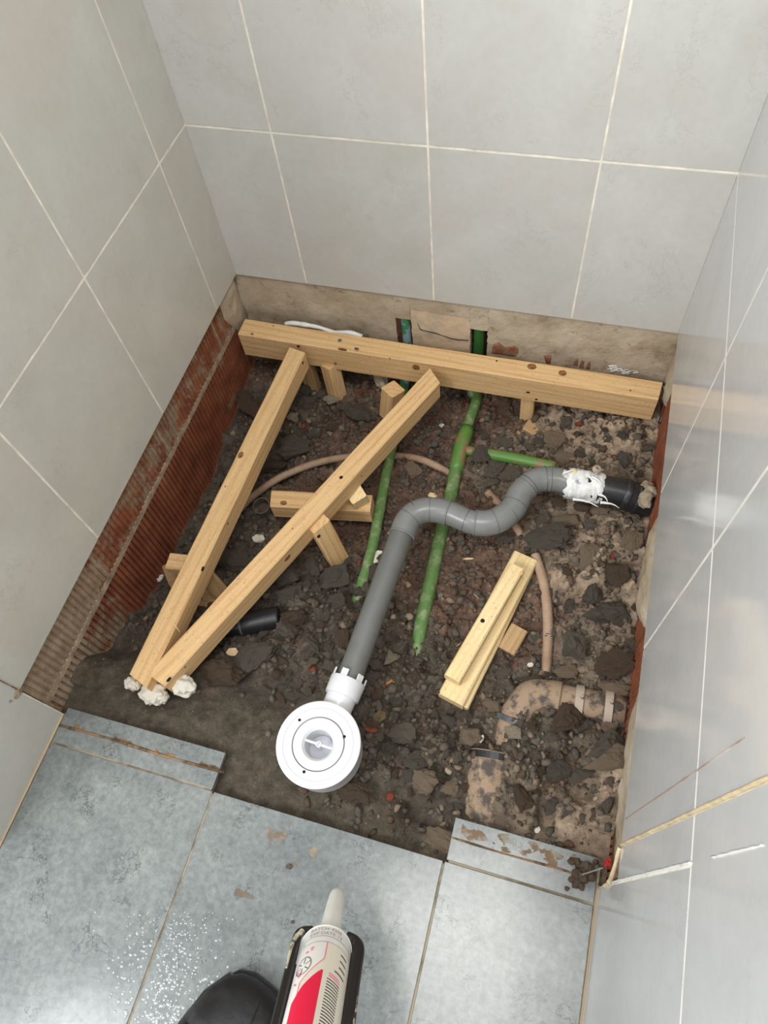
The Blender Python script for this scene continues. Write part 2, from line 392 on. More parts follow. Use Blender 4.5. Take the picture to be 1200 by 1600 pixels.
render_panel('smooth_plaster', .349, .466, -.36, -.034, .0060, M_plaster, .0012, 3)
render_panel('cement_render', .349, .466, -.034, .0005, .0044, M_render, .002, 4)
render_panel('cement_render', .466, .500, -.062, .0005, .0042, M_render, .0025, 5)
render_panel('cement_render', .500, W+.012, -.36, .0005, .0040, M_render, .0024, 6)
# widen the recess behind the two chases
wb.data.transform(Matrix.Translation((0, .028, 0)))
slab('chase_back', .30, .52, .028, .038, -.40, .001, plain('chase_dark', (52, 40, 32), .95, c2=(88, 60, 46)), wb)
M_redbrick = plain('bare_brick', (138, 86, 62), .85, .2, c2=(150, 128, 106), sc2=70, bump=.5)
patch('brick', wb, M_redbrick, [(.503, -.092), (.517, -.084), (.530, -.093), (.548, -.092), (.556, -.090), (.566, -.098), (.568, -.13), (.503, -.13)], .0062, 'B', seed=21, amp=.0015)
for k_, (x_, z_) in enumerate([(.622, -.103), (.672, -.096), (.684, -.100), (.696, -.101)]):
    patch('brick', wb, M_redbrick, [(x_-.004-(.012 if k_ == 0 else 0), z_), (x_+.003, z_+.004), (x_+.005, z_-.03), (x_-.006, z_-.03)], .0060, 'B', seed=22+k_, amp=.001)
# cracks in the plaster
bm = bmesh.new()
cr = [aty(u, v_, .0050) for u, v_ in [(652, 505), (657, 515), (668, 518), (682, 521), (690, 524), (705, 529), (716, 531), (732, 532)]]
sweep(bm, cr, [.0003, .0009, .0007, .001, .0005, .0008, .001, .0007], 5); obj('plaster_crack', bm, M_hole, wb)

# floor: screed bed and tiles
FX = .2791; FW = .3466
fl = slab('floor', -.0, W, -1.9, -J-.006, -.32, FZ-TH, M_screed, kind='structure')
slab('screed_ledge', 0.0, FX-.003, -J-.006, -.842, -.32, FZ-TH, M_screed, fl); slab('screed_ledge', FX+FW+.006, W, -J-.006, -.842, -.32, FZ-TH, M_screed, fl)
slab('grout_bed', 0, W, -1.9, -J-.004, FZ-TH, FZ-.0012, M_grout_f, fl)
slab('grout_bed', 0.002, FX-.004, -J-.005, -.846, FZ-TH, FZ-.0012, M_grout_f, fl); slab('grout_bed', FX+FW+.006, W, -J-.005, -.846, FZ-TH, FZ-.0012, M_grout_f, fl)
g = .0013
def ftile(x0, x1, y0, y1): return slab('tile', x0, x1, y0, y1, FZ-TH+.0005, FZ, M_floor, fl, bev=.0008)
for x0, x1 in [(.003, FX-g), (FX+g, FX+FW-g), (FX+FW+g, W-.003)]:
    ftile(x0, x1, -J-.3466+g, -J-g); ftile(x0, x1, -J-.6932+g, -J-.3466-g); ftile(x0, x1, -1.9, -J-.6932-g)
ftile(.003, FX-.003, -J+g, -.8372); ftile(FX+FW+.003, W-.003, -J+g, -.8352)
# dried adhesive ridges on the two ledges, where the old tray edge sat
def ridge(name, pts, r, mat, parent, jit=.5, n=7, k=10):
    bm = bmesh.new(); P = catmull(pts, k); sweep(bm, P, [r*(1+jit*noise.noise(p*90)) for p in P], n, wy=.55); return obj(name, bm, mat, parent, smooth=True)
M_brown = plain('brown_silicone', (138, 112, 84), .8, .2, c2=(84, 66, 48), sc2=50)
ridge('sealant_residue', [(.004, -.8655, FZ+.0004), (.10, -.864, FZ+.0004), (.19, -.8655, FZ+.0004), (.285, -.864, FZ+.0004)], .0022, M_brown, fl)
ridge('sealant_residue', [(.63, -.862, FZ+.0004), (.70, -.863, FZ+.0004), (.77, -.862, FZ+.0004), (W-.004, -.863, FZ+.0004)], .0015, M_brown, fl)
M_smear = plain('mortar_smear', (128, 106, 84), .9, .2, c2=(160, 160, 150), sc2=40, thr=(.5, .62))
def film(name, quad, parent, mat, z, seed, cells=(60, 12), th=.52, edge=.25):
    """ragged film of dried mortar on the ledge tile: only the cells where it sticks, each with thickness"""
    bm = bmesh.new(); nx, ny = cells; a_, b_, c_, d_ = [Vector(q) for q in quad]
    for i in range(nx):
        for j in range(ny):
            s = (i+.5)/nx; t = (j+.5)/ny; p = (a_*(1-s)+b_*s)*(1-t)+(d_*(1-s)+c_*s)*t
            if noise.fractal(Vector((p.x*45, p.y*70, seed)), 1, 2, 4)*.5+.5 > th+edge*abs(2*t-1)**2:
                dx = (b_.x-a_.x)/nx*.5; dy = abs(d_.y-a_.y)/ny*.5; hgt = .0005+.0004*random.random()
                box(bm, p.x-dx, p.x+dx, p.y-dy, p.y+dy, z-.0003, z+hgt)
    o = obj(name, bm, mat, parent); o['kind'] = 'stuff'; return o
film('mortar_film', [(.64, -.838, 0), (.822, -.838, 0), (.822, -.861, 0), (.64, -.861, 0)], fl, M_smear, FZ, 2, (150, 20), .45, .3)
film('mortar_film', [(.02, -.856, 0), (.275, -.856, 0), (.275, -.868, 0), (.02, -.868, 0)], fl, M_brown, FZ, 5, (180, 12), .55, .4)
M_mud = plain('dried_mud', (138, 126, 110), .9, .2, .2, 60)
for (u, v_, w_, h_, th_) in [(452, 1325, .040, .026, .60), (390, 1400, .022, .009, .56)]:
    p_ = at(u, v_, FZ); film('mud_smear', [(p_.x-w_, p_.y+h_, 0), (p_.x+w_, p_.y+h_, 0), (p_.x+w_, p_.y-h_, 0), (p_.x-w_, p_.y-h_, 0)], fl, M_mud, FZ-.0003, u*.1, (90, 50), th_, .35)
# old screen silicone and stain lines on the right wall
def wline(name, x, pts, r, mat, parent, jit=.4):
    return ridge(name, [(x, y, z) for y, z in pts], r, mat, parent, jit)
M_rust = plain('brown_stain_bead', (158, 130, 116), .7, .3, c2=(190, 182, 174), sc2=14, thr=(.5, .7))
wline('stain_bead', W, [(-.800, .012), (-.7985, .10), (-.797, .20), (-.795, .31), (-.793, .42)], .0011, M_rust, wr, .5)
wline('silicone_bead', W, [(-.829, .0), (-.829, .12), (-.829, .24), (-.829, .34), (-.829, .5)], .0030, M_sealy, wr, .25)
wline('silicone_bead', W, [(-.8685, -.035), (-.868, .05), (-.868, .15), (-.868, .25), (-.868, H)], .0020, M_seal, wr, .5)
wline('silicone_bead', W, [(-.868, .36), (-.868, .41), (-.868, .46)], .0015, M_seal, wr, .8)
wline('silicone_bead', W-.001, [(-.832, -.002), (-.85, -.02), (-.866, -.04), (-.872, -.075)], .0032, M_sealy, wr, .5)
wline('grout_bead', 0.0005, [(-.8476, .0), (-.8476, .03), (-.8476, .055)], .0016, M_brown, wl, .5)
ridge('corner_sealant', [(.0005, -.8476, FZ+.001), (.0008, -.95, FZ+.001), (.0008, -1.1, FZ+.001), (.0008, -1.3, FZ+.001)], .0022, plain('tan_sealant', (186, 164, 128), .7), fl, .4)
ridge('corner_sealant', [(W-.0005, -.8676, FZ+.001), (W-.0008, -.95, FZ+.001), (W-.0008, -1.1, FZ+.001), (W-.0008, -1.4, FZ+.001)], .0020, plain('tan_sealant_b', (160, 140, 110), .7), fl, .4)

# ---------------------------------------------------------------- soil height field
DK, RD, GB, TN, FR = (92, 84, 73), (112, 88, 74), (128, 114, 98), (166, 146, 124), (100, 91, 78)
CP = [(395, 575, -.225, RD), (470, 640, -.235, DK), (560, 600, -.225, RD), (380, 640, -.25, DK), (340, 760, -.27, DK), (300, 850, -.262, DK), (250, 930, -.25, DK), (190, 1000, -.195, DK), (105, 1050, -.120, FR), (96, 1080, -.132, FR),
      (150, 1060, -.135, FR), (200, 1110, -.142, FR), (300, 1130, -.146, FR), (330, 1060, -.155, FR), (400, 1060, -.168, DK), (380, 1150, -.148, FR), (400, 1230, -.148, FR), (500, 1265, -.146, FR), (600, 1290, -.149, FR), (680, 1325, -.150, GB), (650, 1280, -.165, DK),
      (420, 1180, -.140, FR), (560, 1130, -.155, DK), (600, 1180, -.165, DK), (640, 1100, -.182, DK), (700, 1200, -.165, DK), (480, 960, -.185, DK), (430, 900, -.2, DK), (560, 900, -.212, DK), (480, 1040, -.172, DK), (600, 1000, -.198, DK), (650, 900, -.205, RD), (700, 960, -.215, RD),
      (740, 900, -.21, RD), (760, 1050, -.20, DK), (620, 760, -.22, RD), (660, 700, -.225, RD), (500, 780, -.24, RD), (560, 830, -.24, RD), (440, 700, -.24, DK), (520, 690, -.235, RD), (700, 640, -.23, RD), (780, 640, -.225, RD), (880, 660, -.185, TN), (980, 690, -.150, TN), (940, 700, -.165, TN),
      (760, 740, -.21, GB), (860, 830, -.175, GB), (940, 830, -.155, TN), (960, 900, -.145, TN), (880, 900, -.165, TN), (900, 1000, -.160, GB), (960, 1040, -.140, GB), (850, 950, -.192, RD), (820, 1000, -.20, RD), (800, 1080, -.185, DK), (900, 1135, -.142, DK), (850, 1120, -.140, DK), (840, 1170, -.140, DK), (960, 1160, -.150, DK), (900, 1230, -.147, TN),
      (960, 1260, -.125, TN), (985, 1200, -.10, TN), (975, 1290, -.10, TN), (988, 1150, -.11, GB), (1000, 900, -.125, TN), (1005, 860, -.13, TN), (820, 1240, -.140, GB), (765, 1275, -.146, GB), (840, 1200, -.138, DK), (860, 1300, -.150, TN), (710, 1265, -.158, DK), (540, 740, -.235, RD), (380, 850, -.225, DK), (320, 990, -.20, DK), (330, 920, -.235, DK), (400, 1000, -.19, DK), (850, 700, -.2, GB), (960, 770, -.165, GB), (700, 1100, -.19, DK), (640, 1020, -.195, DK), (600, 880, -.215, RD), (780, 820, -.205, RD), (720, 780, -.215, RD)]
CPx = np.array([[*at(u, v_, z)[:2]] for u, v_, z, c in CP]); CPz = np.array([c[2] for c in CP]); CPc = np.array([lin(c[3])[:3] for c in CP])
def hsh(ix, iy, s): 
    h = (ix.astype(np.int64)*374761393 + iy.astype(np.int64)*668265263 + s*1274126177) & 0x7fffffff
    h = ((h ^ (h >> 13))*1274126177) & 0x7fffffff; return ((h ^ (h >> 16)) & 0xffff)/65535.0
def vnoise(x, y, f, s):
    x = x*f; y = y*f; ix = np.floor(x); iy = np.floor(y); fx = x-ix; fy = y-iy; fx = fx*fx*(3-2*fx); fy = fy*fy*(3-2*fy)
    return (hsh(ix, iy, s)*(1-fx)+hsh(ix+1, iy, s)*fx)*(1-fy)+(hsh(ix, iy+1, s)*(1-fx)+hsh(ix+1, iy+1, s)*fx)*fy
def fbm(x, y, f, o, s, g=.5):
    t = 0; a_ = 1; n_ = 0
    for k in range(o): t = t+a_*(vnoise(x, y, f*2**k, s+k)-.5); n_ += a_; a_ *= g
    return t/n_*2
def worley(x, y, f, s):
    X = x*f; Y = y*f; ix = np.floor(X); iy = np.floor(Y); d1 = np.full(X.shape, 9.); d2 = np.full(X.shape, 9.); idv = np.zeros(X.shape)
    for i in (-1, 0, 1):
        for j in (-1, 0, 1):
            cx = ix+i; cy = iy+j; px = cx+hsh(cx, cy, s); py = cy+hsh(cx, cy, s+9); d = np.hypot(X-px, Y-py)
            m1 = d < d1; d2 = np.where(m1, d1, np.minimum(d2, d)); idv = np.where(m1, hsh(cx, cy, s+17), idv); d1 = np.where(m1, d, d1)
    return d1, d2, idv
def sstep(a_, b_, t): t = np.clip((t-a_)/(b_-a_), 0, 1); return t*t*(3-2*t)
def soil(x, y):
    sh = x.shape; X = x.ravel(); Y = y.ravel(); z = np.zeros(X.shape); c = np.zeros((len(X), 3)); ws = np.zeros(X.shape)
    for (px, py), pz, pc in zip(CPx, CPz, CPc):
        w_ = 1/((X-px)**2+(Y-py)**2+3e-4)**1.8; z += w_*pz; c += w_[:, None]*pc; ws += w_
    z /= ws; c /= ws[:, None]
    smooth = sstep(-.66, -.74, Y)*sstep(.50, .38, X)+sstep(-.80, -.84, Y); smooth = np.clip(smooth, 0, 1); rub = 1-.85*smooth
    wx = X+.01*fbm(X, Y, 40, 3, 50); wy = Y+.01*fbm(X, Y, 40, 3, 60)
    d1, d2, iv = worley(wx, wy, 27, 3); e1, e2, jv = worley(wx, wy, 75, 31); g1, g2, kv = worley(X, Y, 170, 71)
    z += rub*.020*(iv-.4)*sstep(0, .22, d2-d1)
    z += rub*.0095*(jv-.3)*sstep(0, .3, e2-e1) + rub*.0028*kv*sstep(0, .35, g2-g1)
    z += .007*fbm(X, Y, 9, 3, 5)+.004*fbm(X, Y, 45, 5, 15, .6)
    z = np.minimum(z, np.where(Y < -.80, -.1385, 9))
    c = c*(.8+.5*iv*rub)[:, None]*(.85+.3*jv)[:, None]
    return z.reshape(sh), c.reshape(sh+(3,))
NX, NY = 430, 460
gx = np.linspace(-.0100, W+.0100, NX); gy = np.linspace(-.900, .006, NY); GX, GY = np.meshgrid(gx, gy); GZ, GC = soil(GX, GY)
# hollows dug where the dark pipe gaps and the elbow sit
def dig(u, v_, z, r, dep):
    global GZ
    p = at(u, v_, z); GZ = GZ - dep*np.exp(-((GX-p.x)**2+(GY-p.y)**2)/r**2)
for d_ in [(335, 1005, -.19, .022, .03), (265, 980, -.21, .03, .02), (640, 1265, -.16, .013, .022), (665, 1290, -.16, .008, .02), (975, 1150, -.14, .018, .035), (770, 1150, -.16, .02, .02), (1010, 860, -.15, .012, .03), (985, 905, -.15, .01, .025), (960, 980, -.15, .012, .015), (510, 590, -.22, .02, .02)]: dig(*d_)
def clear(pts, hw, drop):
    global GZ
    P = [Vector(p) for p in pts]
    for a_, b_ in zip(P, P[1:]):
        dx, dy = b_.x-a_.x, b_.y-a_.y; L2 = dx*dx+dy*dy; t = np.clip(((GX-a_.x)*dx+(GY-a_.y)*dy)/L2, 0, 1)
        d = np.hypot(GX-(a_.x+t*dx), GY-(a_.y+t*dy)); top = a_.z+t*(b_.z-a_.z)-drop + np.maximum(0, d-hw)*1.6
        GZ = np.where(d < hw*3, np.minimum(GZ, top), GZ)
clear([at(745, 622, -.208), at(713, 730, -.204), at(690, 830, -.203), at(668, 930, -.202), at(655, 990, -.202)], .011, .003)
clear([at(630, 615, -.212), at(612, 700, -.212), at(598, 770, -.211), at(583, 850, -.210), at(566, 910, -.212)], .010, .003)
clear([at(757, 709, -.205), at(820, 720, -.194), at(865, 730, -.188)], .009, .003)
clear([at(704, 1093, -.176), at(822, 868, -.176)], .026, .024)
clear([at(726, 1105, -.187), at(834, 880, -.187)], .008, .016)
clear([at(340, 850, -.236), at(372, 800, -.228), at(400, 772, -.222), at(440, 745, -.222), at(500, 722, -.222), at(560, 713, -.228), at(620, 713, -.225), at(660, 719, -.222), at(700, 738, -.222)], .008, .004)
clear([at(836, 868, -.188), at(848, 905, -.182), at(855, 950, -.178), at(856, 1000, -.176), at(853, 1050, -.182)], .008, .004)
clear([at(346, 982, -.182), at(437, 964, -.178)], .018, .008)
clear([at(423, 778, -.168), at(580, 786, -.168)], .018, .044)
clear([at(546, 1060, -.112), at(632, 836, -.112), at(700, 801, -.108), at(772, 815, -.11), at(838, 751, -.11), at(892, 755, -.112), at(975, 772, -.118), at(1015, 781, -.125)], .018, .026)
clear([at(497, 1162, -.08), at(497, 1163, -.08)], .056, .052)
verts = np.stack([GX.ravel(), GY.ravel(), GZ.ravel()], 1); idx = np.arange(NX*NY).reshape(NY, NX)
q = np.stack([idx[:-1, :-1], idx[:-1, 1:], idx[1:, 1:], idx[1:, :-1]], -1).reshape(-1, 4)
me = bpy.data.meshes.new('soil_bed'); me.vertices.add(len(verts)); me.vertices.foreach_set('co', verts.ravel())
me.loops.add(q.size); me.loops.foreach_set('vertex_index', q.ravel().astype(np.int32)); me.polygons.add(len(q))
me.polygons.foreach_set('loop_start', np.arange(0, q.size, 4, dtype=np.int32)); me.update(calc_edges=True)
ca = me.color_attributes.new('soilcol', 'FLOAT_COLOR', 'POINT'); ca.data.foreach_set('color', np.concatenate([GC.reshape(-1, 3), np.ones((NX*NY, 1))], 1).astype(np.float32).ravel())
me.materials.append(M_soil); so = bpy.data.objects.new('soil_bed', me); COL.objects.link(so); so['kind'] = 'stuff'; tag(so, 'dark crumbly soil and mortar rubble bed filling the shower pit', 'soil')
def hz(x, y):
    i = int(np.clip((x-gx[0])/(gx[1]-gx[0]), 0, NX-1)); j = int(np.clip((y-gy[0])/(gy[1]-gy[0]), 0, NY-1)); return float(GZ[j, i])
def ground(u, v_, z0=-.19):
    z = z0
    for _ in range(12): p = at(u, v_, z); z = .5*z+.5*hz(p.x, p.y)
    return at(u, v_, z)

# ---------------------------------------------------------------- timber
def disc(bm, c, n, r, rx=1.0, ax=None, h=.0004, seg=14):
    n = n.normalized(); a_ = (ax - n*ax.dot(n)).normalized() if ax is not None else n.orthogonal().normalized(); b_ = n.cross(a_)
    top = [bm.verts.new(c+n*h+a_*r*rx*math.cos(2*math.pi*k/seg)+b_*r*math.sin(2*math.pi*k/seg)) for k in range(seg)]
    bot = [bm.verts.new(c-n*.001+a_*r*rx*math.cos(2*math.pi*k/seg)+b_*r*math.sin(2*math.pi*k/seg)) for k in range(seg)]
    bm.faces.new(top)
    for k in range(seg): bm.faces.new((bot[k], bot[(k+1) % seg], top[(k+1) % seg], top[k]))
def beam(name, A, B, wd, ht, mat, parent, label=None, cutA=0, cutB=0, roll=0, seed=0, bev=.0022, up=Vector((0, 0, 1))):
    """A,B: centre line of the TOP face; local X along the grain. cut = skew of the end in metres over the width"""
    A = Vector(A); B = Vector(B); X = (B-A).normalized(); Y = up.cross(X).normalized(); Z = X.cross(Y)
    if roll: Rq = Quaternion(X, roll); Y = Rq @ Y; Z = Rq @ Z
    M = Matrix((X, Y, Z)).transposed().to_4x4(); M.translation = A; L = (B-A).length
    bm = bmesh.new(); n = max(2, int(L/.03)); secs = []
    prof = [(-wd/2, -bev), (-wd/2+bev, 0), (wd/2-bev, 0), (wd/2, -bev), (wd/2, -ht+bev), (wd/2-bev, -ht), (-wd/2+bev, -ht), (-wd/2, -ht+bev)]
    for i in range(n+1):
        t = i/n; ring = []
        for (y, z) in prof:
            x = L*t; 
            if i == 0: x += cutA*(y/wd)
            if i == n: x += cutB*(y/wd)
            nn = .0006*noise.noise(Vector((x*14, y*30+seed, z*30)))
            ring.append(bm.verts.new((x, y+nn, z+nn)))
        secs.append(ring)
    for a_, b_ in zip(secs, secs[1:]):
        for k in range(8): bm.faces.new((a_[k], b_[k], b_[(k+1) % 8], a_[(k+1) % 8]))
    bm.faces.new(secs[0]); bm.faces.new(secs[-1][::-1]); bmesh.ops.recalc_face_normals(bm, faces=bm.faces)
    o = obj(name, bm, mat, parent, M)
    if label: o['label'] = label
    o_info = dict(o=o, M=M, A=A, X=X, Y=Y, Z=Z, w=wd, h=ht, L=L); return o_info
def mark(b, u, v_, face, kind='screw_hole', r=.0028, rx=1, mat=None):
    nrm, p = {'top': (b['Z'], b['A']), 'right': (-b['Y'], b['A']-b['Y']*b['w']/2), 'left': (b['Y'], b['A']+b['Y']*b['w']/2)}[face]
    c = hit(u, v_, p, nrm); bm = bmesh.new(); disc(bm, Vector((0, 0, 0)), nrm, r, rx, b['X'])
    o = obj(kind, bm, mat or (M_hole if kind == 'screw_hole' else M_knot if kind == 'knot' else M_screw), b['o'], T(c)); return o
ZT = -.085
tf = empty('batten_structure', at(500, 800, -.2), 'softwood batten construction of one long rear beam with two diagonals meeting front left', 'timber')
rbA = (at(383, 497, ZT)+at(373, 521, ZT))/2; 
RB = beam('rear_beam', (.009, -.054, ZT), (.8255, -.057, ZT), .043, .062, M_wood, tf, cutB=.004, seed=1)
d1a = (at(449, 544, ZT)+at(479, 549, ZT))/2; d1b = (at(197, 1060, ZT)+at(233, 1067, ZT))/2
D1 = beam('diagonal_beam', d1b, d1a, .037, .044, M_wood, tf, cutA=.012, cutB=.006, seed=2)
d2a = (at(664, 585, ZT)+at(694, 587, ZT))/2; d2b = (at(231, 1050, ZT)+at(255, 1074, ZT))/2
D2 = beam('diagonal_beam', d2b, d2a, .037, .044, M_wood, tf, cutA=-.004, cutB=.018, seed=3)
for b, u, v_, f, k, r, rx in [(D1, 473, 567, 'right', 'screw_hole', .0032, 1), (D1, 376, 711, 'top', 'knot', .0048, 1.5), (D1, 317, 889, 'right', 'screw_hole', .0032, 1.3), (D1, 356, 818, 'right', 'knot', .002, 1.5), (D1, 352, 760, 'top', 'knot', .0012, 1.6),
                              (D2, 689, 607, 'right', 'screw_hole', .0034, 1), (D2, 533, 746, 'top', 'screw_hole', .0030, 1.2), (D2, 264, 1062, 'right', 'screw_hole', .0036, 1.2), (D2, 449, 872, 'right', 'knot', .0050, 1.5), (D2, 457, 826, 'top', 'knot', .0014, 1), (D2, 565, 744, 'right', 'knot', .0018, 1), (D2, 289, 1042, 'right', 'knot', .0018, 1),
                              (RB, 531, 532, 'top', 'screw', .0042, 1), (RB, 466, 541, 'top', 'screw_hole', .0024, 1.4), (RB, 535, 546, 'right', 'knot', .003, 3.0), (RB, 557, 545, 'right', 'screw', .0030, 1.5), (RB, 524, 568, 'right', 'screw', .0034, 1), (RB, 650, 574, 'right', 'knot', .0075, 1.0), (RB, 831, 573, 'top', 'knot', .0072, 1.2), (RB, 879, 583, 'top', 'knot', .0068, 1.1),
                              (RB, 825, 613, 'right', 'screw_hole', .0022, 1.8), (RB, 838, 624, 'right', 'screw_hole', .0022, 1.3), (RB, 394, 522, 'top', 'knot', .0028, 1.2), (RB, 985, 610, 'top', 'knot', .0020, 1), (RB, 776, 564, 'top', 'screw_hole', .0018, 1), (RB, 427, 509, 'top', 'screw_hole', .0012, 1), (RB, 609, 560, 'right', 'screw_hole', .0010, 1)]:
    mark(b, u, v_, f, k, r, rx)
def leg(name, top, bot, wd, dp, mat=M_wood, facing=(0, -1, 0), parent=tf, **kw):
    """upright piece: long axis top->bot, 'dp' measured toward the facing side"""
    return beam(name, Vector(top)+Vector(facing)*dp/2, Vector(bot)+Vector(facing)*dp/2, wd, dp, mat, parent, up=Vector(facing), **kw)
ZB = ZT-.056
def under(u, v_, y=-.06): p = aty(u, v_, y); return Vector((p.x, y, ZB+.002))
p = under(478, 570); leg('leg', p, (p.x+.006, -.064, -.245), .030, .022, M_wood3)
p = under(520, 577); leg('leg', (p.x, -.068, ZB+.002), (p.x+.010, -.084, -.245), .030, .030, M_wood, facing=(-.45, -.89, 0))
p = under(825, 620); leg('leg', (p.x, -.060, ZB+.002), (p.x+.004, -.066, -.245), .026, .020, M_wood)
# stub leg on the right side of the second diagonal
t0 = at(497, 817, -.092); b0 = at(531, 878, -.215)
L3 = leg('leg', t0, b0, .036, .022, M_wood, facing=(.83, -.55, 0), label='short upright leg with a dark split at its screw'); mark(L3, 498, 838, 'top', 'screw_hole', .0036, 1)
# cross pieces
c0 = at(423, 778, -.168); c1 = at(580, 786, -.168)
CR = beam('crosspiece', c0, c1, .036, .042, M_wood, tf, cutA=-.004); mark(CR, 443, 786, 'top', 'knot', .0048, 1.4)
leg('leg', at(556, 772, -.132), at(562, 783, -.172), .030, .030, M_wood2, facing=(.7, -.7, 0), label='splintered pale stub')
c0 = at(262, 875, -.1310); c1 = at(296, 879, -.1310); beam('crosspiece', c0, c1+(c1-c0)*.9, .030, .026, M_wood, tf)
b1 = leg('brace', at(315, 893, -.130), at(350, 930, -.235), .028, .022, M_wood, facing=(.8, -.6, 0))
beam('crosspiece', at(300, 930, -.225), at(345, 940, -.225), .036, .022, M_wood3, tf)
beam('crosspiece', at(272, 905, -.20), at(262, 880, -.22), .026, .022, M_wood3, tf)
# splinters
M_spl = plain('splinter', (226, 204, 158), .7)
def splinter(u0, v0, z0, u1, v1, z1, parent, r=.0007):
    bm = bmesh.new(); a_ = at(u0, v0, z0); b_ = at(u1, v1, z1); sweep(bm, [a_, (a_+b_)/2+Vector((0, 0, .001)), b_], [r*.4, r, r*.3], 5); return obj('splinter', bm, M_spl, parent)
splinter(268, 968, -.084, 281, 988, -.086, tf); splinter(246, 1018, -.086, 252, 1030, -.09, tf); splinter(243, 1026, -.088, 247, 1040, -.09, tf); splinter(533, 733, -.0845, 544, 735, -.083, tf, .0005)
# loose pieces
def loose(name, label, quad_c0, quad_c1, wd, ht, mat, cat='wood offcut', **kw):
    e_ = empty(name, ((Vector(quad_c0)+Vector(quad_c1))/2)-Vector((0, 0, ht)), label, cat); b_ = beam('block', quad_c0, quad_c1, wd, ht, mat, e_, **kw); return e_, b_
A_, B_ = at(604, 614, -.138), at(600, 655, -.215)
e_, b_ = loose('wood_block', 'stubby leaning softwood block by the green pipe under the rear beam', A_, B_, .034, .034, M_wood, 'block', up=Vector((-.5, -.8, .5)))
e_, b_ = loose('wood_block', 'small pale wood wedge lying at the foot of the rear beam right leg', at(822, 661, -.192), at(851, 678, -.200), .028, .016, M_wood3, 'block')
e_, b_ = loose('wood_block', 'tiny round-ended wood stub beside the wedge under the rear beam', at(808, 674, -.2), at(817, 682, -.206), .011, .010, M_wood3, 'block', bev=.003)
e_, b_ = loose('wood_block', 'square softwood offcut on the soil right of the stacked battens', at(791, 1017, -.190), at(812, 980, -.186), .030, .016, M_wood3, 'block')
of = empty('timber_offcut', at(762, 985, -.2), 'two short pale battens screwed one on top of the other, lying loose at centre right', 'wood offcut')
LB = beam('lower_batten', at(704, 1093, -.176), at(822, 868, -.176), .044, .022, M_wood2, of, seed=8, cutA=.0, label='wider lower batten with a grooved edge')
beam('tongue', at(726, 1105, -.187), at(834, 880, -.187), .012, .014, M_wood2, of)
UB = beam('upper_batten', at(706, 1060, -.1535), at(808, 884, -.1535), .027, .021, M_wood2, of, seed=9, label='narrow upper batten with one screw hole'); mark(UB, 754, 970, 'top', 'screw_hole', .0036, 1)
mark(UB, 814, 896, 'top', 'knot', .0030, 1.4, plain('pale_knot', (210, 170, 116), .7)); mark(LB, 686, 1082, 'top', 'screw_hole', .0013, 1)
splinter(740, 928, -.165, 748, 936, -.17, of, .0004); splinter(713, 1010, -.17, 721, 1004, -.165, of, .0004)
def chip(label, u, v_, sz, mat, ang, z=None, cat='wood chip', name='wood_chip', th=.004, aspect=1.5):
    p = ground(u, v_); bm = bmesh.new(); n = 6 + int(ang*7) % 2; pr = []
    for k in range(n):
        t = 2*math.pi*k/n; rr = sz/2*(.8+.35*abs(noise.noise(Vector((u, v_, k*1.7))))); pr.append((rr*math.cos(t)*aspect, rr*math.sin(t)))
    up_ = [bm.verts.new((x, y, th)) for x, y in pr]; dn = [bm.verts.new((x*1.05, y*1.05, 0)) for x, y in pr]
    bm.faces.new(up_); bm.faces.new(dn[::-1])
    for k in range(n): bm.faces.new((dn[k], dn[(k+1) % n], up_[(k+1) % n], up_[k]))
    o = obj(name, bm, mat, None, T(p+Vector((0, 0, .0015))) @ Matrix.Rotation(ang, 4, 'Z') @ Matrix.Rotation(.12, 4, 'X')); return tag(o, label, cat)
M_orange = plain('orange_wood', (176, 118, 62), .7, .3, .2, 60)
M_sawn = plain('sawn_chip', (218, 190, 146), .7, .3, .12, 60)
M_shard = plain('white_shard', (206, 200, 186), .6, .3, c2=(150, 138, 120), sc2=60)
chip('orange-brown wood flake on dark crumbs between waste pipe and stacked battens', 608, 1070, .016, M_orange, .6)
chip('pale wood chip on the soil near the front end of the diagonals', 364, 1020, .017, M_sawn, .3)
chip('small square wood chip just behind the grey pipe bend', 676, 776, .014, M_sawn, .1)
chip('flat brown splinter of wood beside the white drain outlet', 593, 1121, .020, plain('brown_chip', (104, 86, 62), .8, .2, .2, 60), .9)
chip('ivory scrap lying against the left side of the grey waste pipe', 590, 872, .024, M_shard, 1.1, cat='mortar shard', name='mortar_shard', th=.006)
chip('whitish square tile shard between the two diagonal beams', 405, 843, .021, M_shard, 0.1, cat='tile shard', name='tile_shard', th=.005)
chip('white crescent shard right of the grey pipe stub wall under the rear beam', 690, 667, .010, M_shard, .5, cat='tile shard', name='tile_shard')
chip('narrow white flake upright beside the big pale stone near the soil pipe', 752, 1155, .007, M_shard, 1.4, cat='tile shard', name='tile_shard', aspect=2.2)
chip('red brick sliver on the soil right of the white drain', 581, 1141, .010, SM['red'], .1, cat='brick shard', name='brick_shard', aspect=2.6)
chip('pale flaky lump next to the foot of the left diagonal and brick wall', 252, 905, .012, M_shard, 1.2, cat='mortar shard', name='mortar_shard', aspect=1.8, th=.006)
chip('white fleck at the front right ledge edge of the pit', 839, 1297, .008, M_shard, 1.2, cat='tile shard', name='tile_shard')
chip('small off-white chip left of the corrugated conduit end', 828, 1040, .009, M_shard, .4, cat='tile shard', name='tile_shard')
chip('thin straw-like wood sliver on reddish soil above the stacked battens', 732, 874, .004, M_sawn, .25, aspect=6, th=.002)

